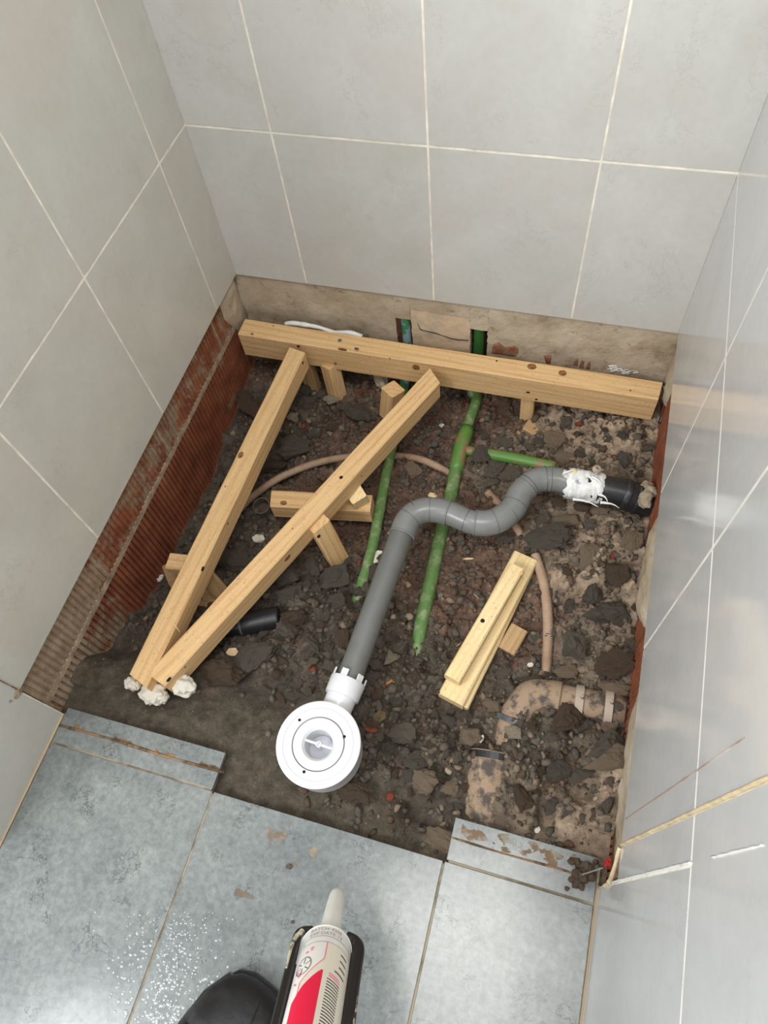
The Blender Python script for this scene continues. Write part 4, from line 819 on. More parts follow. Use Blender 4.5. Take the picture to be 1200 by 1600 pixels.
big = [ # u, v, size m, key, aspect, rot, label
 (393, 642, .052, 'brown', 1.5, 2.4, 'long brown mortar chunk against the left brick wall behind the first diagonal'),
 (376, 612, .020, 'grey', 1.4, 1.2, 'pale brown pebble in the rear left corner under the beam'),
 (476, 612, .026, 'dark', 1.1, 0, 'upper dark rounded lump right of the first diagonal head'),
 (480, 634, .034, 'dark', 1.0, 1, 'dark crumbly lump just below another, right of the first diagonal head'),
 (519, 628, .040, 'pale', .72, 1.6, 'pointed triangular pale stone standing beside the rear beam legs'),
 (498, 598, .018, 'pale', .8, 1.3, 'small white rounded pebble between the rear beam legs'),
 (502, 618, .020, 'grey', .8, 1.3, 'grey-green pebble left of the pointed pale stone'),
 (460, 655, .026, 'pale', 1.1, .4, 'whitish chunk with red brick stain beside the first diagonal'),
 (460, 706, .055, 'dark', 1.15, .1, 'broad flat dark slab of mortar behind the ribbed conduit'),
 (421, 733, .034, 'brown', 1.7, .3, 'elongated brown stone between conduit and the first diagonal'),
 (565, 652, .046, 'dark', 1.3, .1, 'dark flat lump left of the leaning wood block'),
 (540, 640, .022, 'dark', 1.2, .1, 'small dark lump touching the pointed pale stone'),
 (527, 670, .020, 'brown', 1.7, .4, 'brown brick-like piece beside the pale peg-shaped pebble'),
 (516, 679, .014, 'pale', .7, .9, 'pale peg-shaped pebble on reddish soil behind the conduit'),
 (492, 680, .028, 'dark', 1.0, .9, 'dark rounded lump in the middle of the rear left heap'),
 (648, 740, .030, 'tan', 1.3, -.8, 'wedge-shaped tan stone below the ribbed conduit between the green pipes'),
 (683, 712, .018, 'brown', 1.2, .5, 'reddish stone left of the green tee'),
 (752, 722, .056, 'dark', .62, .2, 'dark clod hiding the joint between green tee and branch pipe'),
 (757, 684, .020, 'dark', .8, 1.4, 'dark clod above the green branch pipe joint'),
 (773, 735, .030, 'grey', 1.3, .8, 'grey angular lump under the left end of the green branch pipe'),
 (797, 745, .034, 'grey', 1.1, .3, 'rounded grey lump between green branch pipe and the grey elbow'),
 (765, 760, .024, 'grey', 1.4, .4, 'flat grey stone above the last S-bend of the grey pipe'),
 (790, 697, .028, 'grey', 1.5, -.3, 'grey-tan stone behind the green branch pipe'),
 (868, 693, .040, 'tan', 1.1, -.5, 'light tan knobbly lump behind the end of the branch pipe'),
 (885, 720, .026, 'tan', 1.5, -.2, 'light tan stone just above the white sealant'),
 (907, 710, .020, 'dark', 1, 0, 'small round dark stone behind the white sealant'),
 (845, 693, .024, 'dark', 1.2, 0, 'dark stone left of the light tan knobbly lump'),
 (1007, 716, .016, 'pale', 1.4, -.7, 'small pale cube of mortar near the right brick wall'),
 (1012, 702, .016, 'grey', 1.2, 0, 'grey cube-like crumb by the right wall above the black pipe'),
 (862, 845, .052, 'dark', 1.5, .2, 'wide dark-grey flat stone right of the last grey elbow'),
 (846, 812, .028, 'grey', 1.1, .3, 'grey stone hugging the outer side of the last grey elbow'),
 (886, 817, .028, 'tan', 1.9, .1, 'long light brown stone below the white sealant'),
 (875, 792, .036, 'brown', .7, .1, 'tall reddish-brown stone right below the sealed joint'),
 (938, 799, .028, 'tan', 1.3, .3, 'buff triangular stone under the black pipe'),
 (910, 795, .024, 'brown', 1.2, .3, 'brown stone left of the buff triangular one'),
 (793, 843, .030, 'dark', 1.2, .1, 'dark rounded stone under the lowest grey bend'),
 (866, 858, .014, 'tan', 1.8, .2, 'small tan flake in front of the wide dark-grey stone'),
 (933, 962, .040, 'dark', 1.2, 0, 'dark flat clod left of the right ledge, upper one'),
 (958, 962, .044, 'dark', 1.2, .2, 'dark slate-like stone with a white streak near the right wall'),
 (925, 930, .036, 'dark', 1.2, 1.0, 'dark stone behind the slate-like one near the right wall'),
 (960, 1040, .046, 'brown', 1.1, .3, 'brown clod above the soil pipe'),
 (893, 1010, .050, 'grey', .9, 1.3, 'large grey mortar block right of the brown conduit'),
 (960, 905, .050, 'brown', .9, 1.2, 'brown reddish lump with a hole near the right wall'),
 (918, 875, .044, 'tan', 1.1, 1.1, 'tan mortar mass in the middle right of the pit'),
 (985, 850, .034, 'tan', 1.2, 1.1, 'tan rock at the right brick wall below the black pipe'),
 (962, 1079, .030, 'tan', 1.4, .1, 'rounded pinkish stone by the right wall above the soil pipe collar'),
 (985, 1010, .024, 'grey', .8, 1.3, 'tall grey sliver against the right brick wall'),
 (888, 1052, .026, 'tan', 1.4, .2, 'smooth tan pebble just behind the soil pipe'),
 (838, 1064, .018, 'grey', 1.2, .2, 'greyish pebble at the lower end of the brown conduit'),
 (733, 1155, .040, 'tan', .8, 1.3, 'large pale-grey oval stone left of the soil pipe bend'),
 (789, 1054, .022, 'grey', 1.2, .4, 'greyish lump right of the stacked battens lower end'),
 (772, 1105, .020, 'tan', 1.4, .0, 'light brown pebble right below the stacked battens'),
 (804, 1146, .022, 'pale', 1.1, .0, 'round cream stone on the soil pipe bend'),
 (848, 1110, .016, 'tan', .6, .2, 'upright tan flake on top of the soil pipe elbow'),
 (878, 1125, .046, 'brown', 1.2, .5, 'sandy brown clod heaped in front of the soil pipe'),
 (945, 1170, .052, 'grey', 1.2, .2, 'grey crumbly clod by the right wall below the soil pipe'),
 (955, 1190, .044, 'tan', 1.8, .2, 'long pinkish-tan stone by the right wall near the front'),
 (910, 1215, .030, 'grey', 1.2, .7, 'mid-grey pebble left of the long pinkish stone'),
 (875, 1205, .030, 'dark', 1.2, .7, 'dark clod in the middle of the front right heap'),
 (666, 1222, .036, 'tan', 1.4, -.2, 'buff lumpy stone at the front between drain and soil pipe'),
 (705, 1232, .022, 'tan', 1.2, .6, 'pinkish small stone next to the buried lower pipe'),
 (634, 1148, .036, 'grey', 1.2, .3, 'flat grey square-cut stone right of the drain'),
 (652, 1190, .030, 'dark', 1.1, .3, 'dark stone below the flat grey square-cut one'),
 (610, 1030, .028, 'pale', 1.1, .7, 'pale stone with a dark stripe right of the waste pipe'),
 (626, 1012, .028, 'grey', 1.3, .5, 'grey stone behind the pale striped one'),
 (668, 1245, .030, 'grey', .8, 1.3, 'greyish upright lump beside the dark gap at the front'),
 (640, 1210, .022, 'dark', 1, 1.3, 'small dark lump above the buff lumpy stone'),
 (450, 903, .046, 'dark', 1.2, .4, 'dark angular clod right of the second diagonal'),
 (455, 930, .040, 'dark', 1.3, .4, 'dark clod above the black coupling end'),
 (524, 905, .056, 'dark', 1.1, .3, 'biggest dark clod between stub leg and the slim green pipe'),
 (530, 943, .034, 'dark', .9, .3, 'dark clod below the biggest one beside the waste pipe'),
 (540, 1000, .040, 'brown', .6, .1, 'tall brownish slab leaning under the grey waste pipe'),
 (463, 965, .036, 'brown', 1.6, .2, 'flat brown stone right of the black coupling'),
 (452, 990, .040, 'grey', 1.3, -.7, 'grey angular stone under the flat brown one'),
 (392, 1035, .052, 'dark', 1.6, .8, 'long dark pointed slab in front of the black coupling'),
 (352, 1055, .050, 'brown', 1.6, .1, 'broad low brown slab right of the white foam'),
 (345, 875, .030, 'dark', 1.3, .1, 'dark stone between the diagonals near the tile shard'),
 (375, 880, .044, 'dark', 1.4, .1, 'wide dark slab between the diagonals'),
 (285, 845, .024, 'grey', 1.4, .9, 'grey plaster lump behind the small crosspiece by the brick wall'),
 (1000, 1160, .014, 'pale', .7, 1.2, 'tiny pale bit in the gap at the right wall'),
 (706, 1320, .030, 'tan', 2.4, -.3, 'long flat buff piece at the front edge left of the right ledge'),
 (560, 1240, .030, 'brown', 1.8, .1, 'low brown lump at the front edge behind the middle floor tile'),
]
for (u, v_, sz, key, asp, rot, label) in big:
    p = ground(u, v_); o = stone(p, sz*1.12, key, label, None, asp, rot, sink=.12)
    if label.startswith('dark clod hiding'): o.location = at(752, 715, -.186); o.rotation_euler = (.2, .1, .15); o.scale = (.016, .034, .015)
# countable small rubble: four heaps, each with its own group
zones = [('dark grey mortar crumb heaped between the second diagonal and the grey waste pipe', 'crumbs between diagonal and waste pipe', [(440, 890), (545, 880), (600, 860), (560, 1060), (420, 1100), (400, 1000)], 66, ['dark']*5+['grey', 'brown'], (.016, .034)),
         ('small rubble lump on the soil between the waste pipe, the battens and the front ledge', 'rubble in front of the battens', [(590, 1000), (650, 1050), (690, 1110), (740, 1120), (720, 1280), (640, 1260), (580, 1130)], 54, ['dark', 'dark', 'grey', 'brown', 'dark', 'grey'], (.012, .030)),
         ('small stone strewn over the right side of the pit between pipes and right wall', 'stones in the right side of the pit', [(860, 640), (1010, 690), (1000, 800), (985, 1080), (985, 1280), (800, 1270), (830, 1000), (880, 860)], 60, ['tan', 'grey', 'brown', 'grey', 'dark', 'tan'], (.014, .034)),
         ('small rubble bit on the reddish soil in the rear middle of the pit', 'rubble in the rear middle', [(560, 620), (800, 620), (860, 700), (760, 790), (600, 830), (480, 780), (500, 640)], 40, ['brown', 'brown', 'grey', 'tan', 'brown', 'dark'], (.010, .024))]
def inside(p, poly):
    c = False; n = len(poly)
    for i in range(n):
        a_, b_ = poly[i], poly[i-1]
        if (a_[1] > p[1]) != (b_[1] > p[1]) and p[0] < (b_[0]-a_[0])*(p[1]-a_[1])/(b_[1]-a_[1])+a_[0]: c = not c
    return c
for label, group, poly, n, keys, (s0_, s1_) in zones:
    us = [q_[0] for q_ in poly]; vs = [q_[1] for q_ in poly]; k = 0; tries = 0
    while k < n and tries < 6000:
        tries += 1; u = random.uniform(min(us), max(us)); v_ = random.uniform(min(vs), max(vs))
        if not inside((u, v_), poly): continue
        p = ground(u, v_); sz = s0_+(s1_-s0_)*random.random()**1.6
        if p.y < -.825: continue
        if p.y < -.80 and sz > .016: sz = .012
        if any((p.x-a_)**2+(p.y-b_)**2 < ((sz+c_)*.42)**2 for a_, b_, c_ in placed): continue
        stone(p, sz, random.choice(keys), label, group, random.uniform(.8, 1.5), sink=.3); k += 1
LMK = [('white drain', 497, 1162), ('grey waste pipe', 585, 945), ('first grey bend', 650, 805), ('lowest grey bend', 770, 815), ('white sealant', 905, 755), ('black pipe stub', 985, 775), ('left diagonal foot', 215, 1060), ('right diagonal foot', 270, 1065), ('black coupling', 400, 972),
       ('stub leg', 520, 855), ('crosspiece', 500, 790), ('tee fitting', 718, 700), ('slim green pipe', 585, 850), ('thick green pipe', 668, 940), ('green branch', 815, 720), ('stacked battens', 765, 970), ('square offcut', 802, 998), ('brown conduit', 855, 970), ('soil pipe bend', 825, 1095), ('pale collar', 905, 1090), ('soil pipe rim', 770, 1185), ('right ledge', 820, 1300), ('left ledge', 250, 1150), ('middle floor tile', 560, 1290), ('rear beam right end', 1010, 640), ('wood wedge', 836, 668), ('leaning wood block', 602, 640), ('right wall', 995, 950)]
def PX(p): q_ = p-CAM; return 600+F*q_.dot(R0)/q_.dot(R2), 800+F*q_.dot(R1)/q_.dot(R2)
byl = {}
CN = {'dark': 'dark grey', 'brown': 'brown', 'grey': 'mid-grey', 'tan': 'tan', 'pale': 'cream', 'red': 'brick red'}
for o in [x for x in COL.objects if x.get('group') in [z_[1] for z_ in zones]]:
    u, v_ = PX(o.location); nm, lu, lv = min(LMK, key=lambda l_: math.hypot(l_[1]-u, l_[2]-v_)); du, dv = u-lu, v_-lv
    rel = ('right of' if du > 0 else 'left of') if abs(du) > abs(dv) else ('in front of' if dv > 0 else 'behind')
    sz = 'large' if o.scale.y > .0125 else 'middling' if o.scale.y > .0095 else 'small'; asp = o.scale.x/o.scale.y; shp = 'long ' if asp > 1.3 else 'squat ' if asp < .95 else ''
    key = o.data.name.split('_')[1].split('.')[0]; lab = f"{sz} {CN[key]} {shp}stone {rel} the {nm}"; byl.setdefault(lab, []).append((math.hypot(du, dv), o))
ORD = ['nearest to it', 'second nearest to it', 'third nearest to it', 'fourth nearest to it', 'fifth nearest to it', 'sixth nearest to it', 'seventh nearest to it']
for lab, L_ in byl.items():
    L_.sort(key=lambda t: t[0])
    for i, (_, o) in enumerate(L_): o['label'] = lab if len(L_) == 1 else f"{lab}, {ORD[min(i, 6)]}"
# gravel too small to pick apart
V = []; Fc = []; Mi = []; base = 0
ico = bmesh.new(); bmesh.ops.create_icosphere(ico, subdivisions=1, radius=1); iv = np.array([v_.co[:] for v_ in ico.verts]); ifc = np.array([[v_.index for v_ in f.verts] for f in ico.faces]); ico.free()
NG = 15000; k = 0
for _ in range(NG):
    x = random.uniform(0, W); y = random.uniform(-.885, -.005)
    if (y < -.70 and x < .40) and random.random() < .93: continue
    if y < -.80 and random.random() < .6: continue
    s = .0012+.0062*random.random()**3.4; z = hz(x, y)
    if y < -.84 and (x < .28 or x > .625): continue
    sc_ = np.array([s*random.uniform(.7, 1.5), s*random.uniform(.7, 1.3), s*random.uniform(.5, 1)]); a_ = random.uniform(0, 6.28)
    pv = iv*(1+.9*(rng.rand(len(iv), 1)-.5))*sc_; ca_, sa_ = math.cos(a_), math.sin(a_); pv = np.stack([pv[:, 0]*ca_-pv[:, 1]*sa_, pv[:, 0]*sa_+pv[:, 1]*ca_, pv[:, 2]], 1)+np.array([x, y, z+s*.15])
    V.append(pv); Fc.append(ifc+base); base += len(iv)
    rr = random.random(); tanish = x > .6 and y < -.1
    Mi += [(0 if rr < .5 else 1 if rr < .8 else 2 if rr < .95 else 3 if rr < .985 else 4 if rr < .99 else 5) if not tanish else (0 if rr < .2 else 1 if rr < .5 else 2 if rr < .75 else 3 if rr < .985 else 4 if rr < .993 else 5)]*len(ifc)
V = np.concatenate(V); Fc = np.concatenate(Fc); me = bpy.data.meshes.new('gravel'); me.vertices.add(len(V)); me.vertices.foreach_set('co', V.ravel()); me.loops.add(Fc.size); me.loops.foreach_set('vertex_index', Fc.ravel().astype(np.int32))
me.polygons.add(len(Fc)); me.polygons.foreach_set('loop_start', np.arange(0, Fc.size, 3, dtype=np.int32)); 
for key in ('dark', 'brown', 'grey', 'tan', 'pale', 'red'): me.materials.append(SM[key])
me.polygons.foreach_set('material_index', np.array(Mi, dtype=np.int32)); me.update(calc_edges=True)
go = bpy.data.objects.new('gravel', me); COL.objects.link(go); tag(go, 'fine grit and gravel strewn over the soil', 'gravel', kind='stuff')

# ---------------------------------------------------------------- water drops on the floor tile, lower left
a = NT('water', .03, .5); a.b.inputs['Base Color'].default_value = lin((160, 166, 166)); a.b.inputs['Specular IOR Level'].default_value = .8
bm = bmesh.new()
for _ in range(620):
    t = random.random(); u = random.gauss(262, 42); v_ = random.uniform(1425, 1600); s = random.uniform(.0006, .0024)*(.5+.8*(v_-1425)/175); p = at(u, v_, FZ); n = 9; a0 = random.random()*6; st = random.uniform(.7, 1.6)
    if p.x < .01 or abs(p.x-FX) < .006: continue
    rr = [(1, 0), (.8, .22), (.45, .34)]; rings = []
    for f, h in rr: rings.append([bm.verts.new(p+Vector((s*f*st*math.cos(a0+2*math.pi*k/n), s*f*math.sin(a0+2*math.pi*k/n), s*h+.0001))) for k in range(n)])
    for A, B in zip(rings, rings[1:]):
        for k in range(n): bm.faces.new((A[k], A[(k+1) % n], B[(k+1) % n], B[k]))
    bm.faces.new(rings[-1]); bm.faces.new([bm.verts.new(v0.co-Vector((0, 0, .00005))) for v0 in rings[0]][::-1])
o = obj('water_drops', bm, a.m, None, smooth=True); tag(o, 'wet splashes glistening on the floor tiles at lower left', 'water', kind='stuff')

# ---------------------------------------------------------------- work boot at the lower edge
M_boot = plain('black_leather', (24, 23, 24), .42, .5, c2=(52, 50, 50), sc2=35, thr=(.5, .8), bump=.3, vscale=120)
M_bootg = plain('black_patent', (30, 24, 23), .18, .6)
tipf = at(408, 1541, FZ+.03); heel = at(262, 1790, FZ+.03); fd = Vector((tipf.x-heel.x, tipf.y-heel.y, 0)).normalized(); fr_ = Vector((fd.y, -fd.x, 0)); up_ = Vector((0, 0, 1))
bo = empty('work_boot', (tipf.x-fd.x*.14, tipf.y-fd.y*.14, FZ), 'toe of a black work boot on the floor tiles left of the cartridge gun', 'boot')
def loft(name, secs, mat, parent, n=28, z0=0):
    secs = [(a0, b0*1.12, c0, d0, e0) for a0, b0, c0, d0, e0 in secs]
    bm = bmesh.new(); rings = []
    for (s, wd, zt, zb, ex) in secs:
        c_ = Vector((tipf.x, tipf.y, FZ))-fd*s; ring = []
        for k in range(n):
            an = 2*math.pi*k/n; cx_ = math.copysign(abs(math.cos(an))**ex, math.cos(an)); sy_ = math.copysign(abs(math.sin(an))**(ex if math.sin(an) < 0 else .9), math.sin(an))
            ring.append(bm.verts.new(c_+fr_*wd*cx_+up_*((zt+zb)/2+(zt-zb)/2*sy_)))
        rings.append(ring)
    for A, B in zip(rings, rings[1:]):
        for k in range(n): bm.faces.new((A[k], A[(k+1) % n], B[(k+1) % n], B[k]))
    bm.faces.new(rings[0][::-1]); bm.faces.new(rings[-1]); bmesh.ops.recalc_face_normals(bm, faces=bm.faces)
    return obj(name, bm, mat, parent, smooth=True)
loft('sole', [(-.004, .018, .020, .001, .8), (.004, .034, .022, 0, .7), (.03, .050, .022, 0, .6), (.08, .056, .022, 0, .6), (.15, .048, .022, 0, .6), (.22, .044, .024, 0, .6), (.28, .036, .024, 0, .6), (.295, .02, .024, .001, .7)], M_black, bo)
loft('toe_cap', [(-.003, .010, .034, .018, 1), (.002, .026, .046, .016, .9), (.012, .037, .058, .014, .85), (.03, .046, .068, .014, .8), (.055, .051, .075, .014, .8), (.070, .052, .077, .014, .8), (.073, .050, .073, .016, .8)], M_boot, bo)
loft('upper', [(.066, .050, .074, .014, .8), (.09, .052, .082, .014, .8), (.13, .050, .100, .014, .8), (.17, .046, .125, .014, .85), (.21, .044, .150, .014, .9), (.25, .042, .155, .014, .9), (.28, .036, .150, .016, .9), (.292, .022, .140, .02, 1)], M_boot, bo)
o = loft('side_panel', [(.010, .0395, .046, .012, .7), (.04, .0520, .058, .012, .7), (.08, .0565, .066, .012, .7), (.13, .0545, .068, .012, .7), (.18, .049, .064, .012, .7)], M_bootg, bo)
loft('shaft', [(.17, .042, .15, .11, .9), (.20, .045, .20, .12, .95), (.24, .044, .22, .12, .95), (.28, .038, .21, .13, .95)], M_boot, bo)
def stitch(s_list, rad, name, mat):
    bm = bmesh.new(); sweep(bm, catmull([Vector((tipf.x, tipf.y, FZ))-fd*s+fr_*x+up_*z for s, x, z in s_list], 6), rad, 6); return obj(name, bm, mat, bo, smooth=True)
stitch([(.072, -.050, .03), (.068, -.040, .066), (.066, 0, .0775), (.068, .040, .066), (.072, .050, .03)], .0014, 'toe_seam', M_boot)
stitch([(.010, .012, .055), (.03, .018, .068), (.06, .020, .076)], .0012, 'centre_seam', M_boot)
for k in range(5):
    s = .095+k*.022; bm = bmesh.new(); z = .085+k*.013; P = [Vector((tipf.x, tipf.y, FZ))-fd*(s+(.006 if x > 0 else 0))+fr_*x+up_*(z+.004-abs(x)*.5) for x in (-.026, -.012, 0, .012, .026)]; sweep(bm, P, .0022, 8); obj('lace', bm, plain('lace_black', (30, 30, 30), .8), bo, smooth=True)

# ---------------------------------------------------------------- cartridge in its gun
pt0 = atd(511, 1478, .705); pt1 = atd(487, 1600, .607); ax = (pt0-pt1).normalized(); RC = .0245; LEN = .215
# local frame: +Z toward nozzle, +X roughly image right, +Y toward the viewer
vd = (CAM-pt0).normalized(); Yg = (vd-ax*vd.dot(ax)).normalized(); Xg = Yg.cross(ax)
if Xg.dot(R0) < 0: Xg = -Xg
MG = Matrix((Xg, Yg, ax)).transposed().to_4x4(); MG.translation = pt0 
hand = Xg.cross(Yg).dot(ax)
cg = empty('sealant_gun', pt0, 'black metal cartridge gun holding a white and red sealant tube, at the bottom edge', 'sealant gun')
ct = empty('sealant_cartridge', pt0, 'white sealant tube with red triangle print and nozzle, clipped in the black gun', 'cartridge')
def gob(name, bm, mat, parent=cg, smooth=True, sharp=35):
    if hand < 0: bmesh.ops.reverse_faces(bm, faces=bm.faces[:])
    o_ = obj(name, bm, mat, parent, MG, smooth)
    if smooth: o_.data.set_sharp_from_angle(angle=math.radians(sharp))
    return o_
M_cart = plain('cartridge_white', (236, 233, 226), .35, .5); M_cream = plain('cartridge_cream', (222, 214, 196), .4, .5)
M_print_r = plain('print_red', (226, 26, 66), .45); M_print_p = plain('print_pink', (232, 112, 140), .45); M_print_k = plain('print_black', (44, 44, 46), .5); M_print_g = plain('print_grey', (150, 150, 148), .5)
bm = bmesh.new(); lathe(bm, [(0, -LEN), (RC-.001, -LEN), (RC, -LEN+.002), (RC, -.004), (RC-.0012, -.0005), (RC-.004, .0015), (.0120, .0030), (.0100, .0040), (0, .0040)], 56); gob('tube', bm, M_cart, ct)
bm = bmesh.new(); lathe(bm, [(.0098, .003), (.0120, .006), (.0118, .012), (.0112, .016), (.0106, .030), (.0096, .055), (.0084, .078), (.0074, .085), (.0045, .089), (0, .0892)], 32); gob('nozzle', bm, plain('nozzle_white', (226, 224, 214), .4, .5, .05, 30), ct)
bm = bmesh.new(); lathe(bm, [(RC+.0002, -.0045), (RC+.0006, -.0045), (RC+.0006, -.0058), (RC+.0002, -.0058)], 56); gob('cap_ring', bm, M_cart, ct)
def cyl(th, z, e_=.0003): return Vector(((RC+e_)*math.sin(th), (RC+e_)*math.cos(th), z))
def quadstrip(bm, pts, wd, e_=.00035):
    """thin printed stroke on the tube; pts = (theta, z)"""
    for (t0_, z0_), (t1_, z1_) in zip(pts, pts[1:]):
        dx = (t1_-t0_)*RC; dz = z1_-z0_; L = math.hypot(dx, dz) or 1; nx, nz = -dz/L*wd/2, dx/L*wd/2; n = max(1, int(abs(dx)/.002))
        for i in range(n):
            a0, a1 = i/n, (i+1)/n; q = []
            for s_, sg in ((a0, 1), (a1, 1), (a1, -1), (a0, -1)): q.append(bm.verts.new(cyl(t0_+(t1_-t0_)*s_+sg*nx/RC, z0_+dz*s_+sg*nz, e_)))
            bm.faces.new(q)
def printed(name, strokes, wd, mat, e_=.00035):
    bm = bmesh.new()
    for s in strokes: quadstrip(bm, s, wd, e_)
    return gob(name, bm, mat, ct, smooth=False)
arc = lambda z, a0=-1.5, a1=1.5, n=24: [(a0+(a1-a0)*i/n, z) for i in range(n+1)]
# cream field on the right half
bm = bmesh.new()
def fillp(bm, poly, e_=.0002, n=10):
    """poly rows: (z, th0, th1)"""
    pl = []
    for (z0_, a0, a1), (z1_, b0, b1) in zip(poly, poly[1:]):
        m_ = max(1, int(max(abs(b0-a0), abs(b1-a1))/.05))
        pl += [(z0_+(z1_-z0_)*q_/m_, a0+(b0-a0)*q_/m_, a1+(b1-a1)*q_/m_) for q_ in range(m_)]
    pl.append(poly[-1]); n = 16
    for (z0_, a0, a1), (z1_, b0, b1) in zip(pl, pl[1:]):
        for i in range(n):
            s0, s1 = i/n, (i+1)/n; bm.faces.new([bm.verts.new(cyl(a0+(a1-a0)*s0, z0_, e_)), bm.verts.new(cyl(a0+(a1-a0)*s1, z0_, e_)), bm.verts.new(cyl(b0+(b1-b0)*s1, z1_, e_)), bm.verts.new(cyl(b0+(b1-b0)*s0, z1_, e_))])
fillp(bm, [(-.0285, 0.0, 1.5), (-.050, 0.0, 1.5), (-.0535, -.05, 1.5), (-.075, -.75, 1.5), (-.20, -.75, 1.5)], .00015); gob('cream_print', bm, M_cream, ct, False)
printed('grey_band', [arc(-.0205), arc(-.0285)], .0006, M_print_g)
printed('red_outline', [[(.0, -.0285), (.0, -.050), (-.06, -.0535), (-.78, -.078), (-.80, -.15)]], .0009, M_print_p)
bm = bmesh.new(); fillp(bm, [(-.0655, -.03, .02), (-.068, -.12, .03), (-.084, -.62, .03), (-.10, -.95, .03), (-.19, -.95, .03)], .0004); gob('red_triangle', bm, M_print_r, ct, False)
printed('scale_mark', [[(.62, -.036-.0082*k), (.98 if k != 3 else .98, -.0362-.0082*k)] if k < 3 else [(.46, -.036-.0082*k), (.98, -.0362-.0082*k)] for k in range(4)], .0016, M_print_k)
printed('red_small_print', [[(.26, -.0665), (.72, -.0680)], [(.26, -.0695), (.76, -.0710)]], .0013, M_print_p)
printed('black_small_print', [[(.22, -.0735-.0034*k), (.78, -.0748-.0034*k)] for k in range(16)], .0011, M_print_k)
wc = (-.80, -.057); 
wheel = [[(wc[0]+.36*math.cos(2*math.pi*k/24)*.9, wc[1]+.0110*math.sin(2*math.pi*k/24)) for k in range(25)]]+[[(wc[0]+.10*math.cos(an), wc[1]+.003*math.sin(an)), (wc[0]+.30*math.cos(an), wc[1]+.0098*math.sin(an))] for an in [j*math.pi/3+.4 for j in range(6)]]
printed('wheel_emblem', wheel, .0007, M_print_k)
printed('red_lettering', [[(-.62, -.0365), (-.55, -.0350), (-.48, -.0365)], [(-.60, -.0390), (-.50, -.0380)], [(-.82, -.0400), (-.74, -.0385), (-.70, -.0410)], [(-1.05, -.062), (-.86, -.066)], [(-.92, -.070), (-.80, -.064)], [(-1.1, -.074), (-.95, -.078)]], .0014, M_print_p)
def text_on(txt, size, th0, z0_, mat, name='batch_text'):
    cu = bpy.data.curves.new('t', 'FONT'); cu.body = txt; cu.size = size; to = bpy.data.objects.new('t', cu); COL.objects.link(to); bpy.context.view_layer.update()
    me = bpy.data.meshes.new_from_object(to.evaluated_get(bpy.context.evaluated_depsgraph_get())); bpy.data.objects.remove(to); bm = bmesh.new(); bm.from_mesh(me)
    bmesh.ops.triangulate(bm, faces=bm.faces[:])
    for v_ in bm.verts: v_.co = cyl(th0+v_.co.x/RC*1.0, z0_+v_.co.y, .0004)
    if hand < 0: pass
    return gob(name, bm, mat, ct, False)
text_on('BATCH 4206', .0058, -.80, -.0118, M_print_g); text_on('EXP.DATE 12', .0058, -.80, -.0182, M_print_g); text_on('W', .004, -1.12, -.0262, M_print_g, 'small_text')
# gun: two rails hooked over the shoulder, rear plate, rod, handle and trigger
M_gun = plain('gun_black', (30, 29, 32), .32, .6, c2=(120, 112, 92), thr=(.66, .74), sc2=70)
M_gunw = plain('gun_sealant_smear', (196, 188, 160), .55, .4, c2=(60, 56, 50), thr=(.5, .6), sc2=90)
for s, wd in ((-1, .0046), (1, .0070)):
    bm = bmesh.new(); P = [Vector((s*(RC+.0045), -.004, -LEN)), Vector((s*(RC+.0045), -.002, -.15)), Vector((s*(RC+.0050), 0, -.08)), Vector((s*(RC+.0058), 0, -.02)), Vector((s*(RC+.0060), 0, .004)), Vector((s*(RC+.002), 0, .014)), Vector((s*(RC-.007), 0, .018))]
    sweep(bm, catmull(P, 7), wd, 14, wx=1, wy=.8); gob('rail', bm, M_gun)
bm = bmesh.new(); sweep(bm, catmull([Vector((-(RC+.0085), .003, -.045)), Vector((-(RC+.0088), .003, -.02)), Vector((-(RC+.0075), .003, -.003)), Vector((-(RC+.002), .004, .007))], 6), lambda t: .0010+.0022*t, 8, jit=.12); gob('sealant_smear', bm, M_gunw)
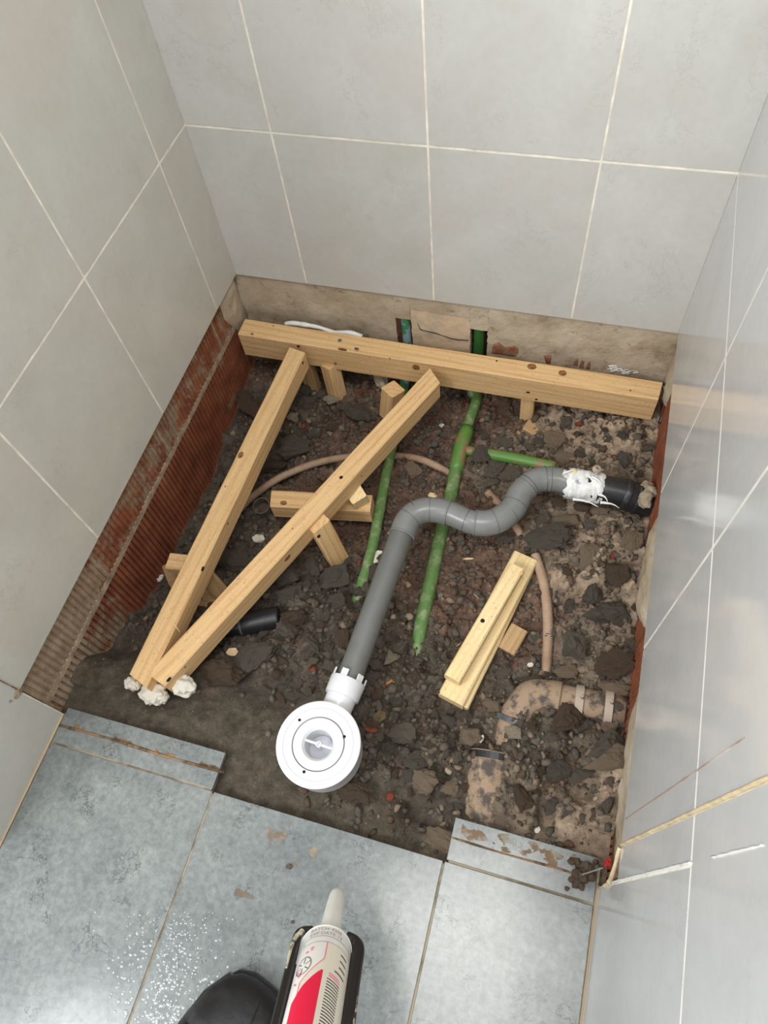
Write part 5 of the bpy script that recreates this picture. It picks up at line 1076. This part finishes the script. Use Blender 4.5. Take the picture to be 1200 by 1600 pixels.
bm = bmesh.new(); sweep(bm, catmull([Vector((RC+.0105, .002, -.10)), Vector((RC+.0108, .002, -.08)), Vector((RC+.0105, .002, -.06))], 6), .0016, 7, jit=.3); gob('sealant_smear', bm, M_gunw)
bm = bmesh.new(); lathe(bm, [(.008, .0045), (RC-.004, .0045), (RC-.004, .0065), (.008, .0065)], 40, closed=True); 
bm.free()
bm = bmesh.new(); n = 20; g = []
for i in range(n+1):
    an = math.pi*.5+math.pi*.18+(math.pi*1.64)*0+math.pi*(.82)*(i/n)*1.0
g = []
for z in (-LEN, -LEN+.02, -.10, -.02):
    row = []
    for i in range(n+1):
        an = math.pi*(.62+.76*i/n); rr = RC+.0028; row.append((rr*math.sin(an), rr*math.cos(an), z))
    g.append(row)
Vv = [[bm.verts.new(p_) for p_ in row] for row in g]; Vo = [[bm.verts.new(Vector((p_[0]*1.05, p_[1]*1.05, p_[2]))) for p_ in row] for row in g]
for S in (Vv, Vo):
    for A, B in zip(S, S[1:]):
        for i in range(n): bm.faces.new((A[i], A[i+1], B[i+1], B[i]))
for i in range(n): bm.faces.new((Vv[0][i], Vv[0][i+1], Vo[0][i+1], Vo[0][i])); bm.faces.new((Vv[-1][i], Vv[-1][i+1], Vo[-1][i+1], Vo[-1][i]))
gob('cradle', bm, M_gun)
bm = bmesh.new(); lathe(bm, [(0, -LEN-.006), (RC+.008, -LEN-.006), (RC+.008, -LEN-.001), (0, -LEN-.001)], 40); gob('rear_plate', bm, M_gun)
bm = bmesh.new(); lathe(bm, [(0, -LEN-.16), (.0035, -LEN-.16), (.0035, -LEN-.006), (0, -LEN-.006)], 12); gob('plunger_rod', bm, M_steel)
bm = bmesh.new(); sweep(bm, catmull([Vector((0, -.005, -LEN-.006)), Vector((0, -.03, -LEN-.03)), Vector((0, -.09, -LEN-.045)), Vector((0, -.13, -LEN-.05))], 6), .009, 12, wx=.8, wy=1.3); gob('handle', bm, M_gun)
bm = bmesh.new(); sweep(bm, catmull([Vector((0, -.02, -LEN-.004)), Vector((0, -.05, -LEN-.004)), Vector((0, -.11, -LEN-.02))], 6), .005, 10); gob('trigger', bm, M_gun)
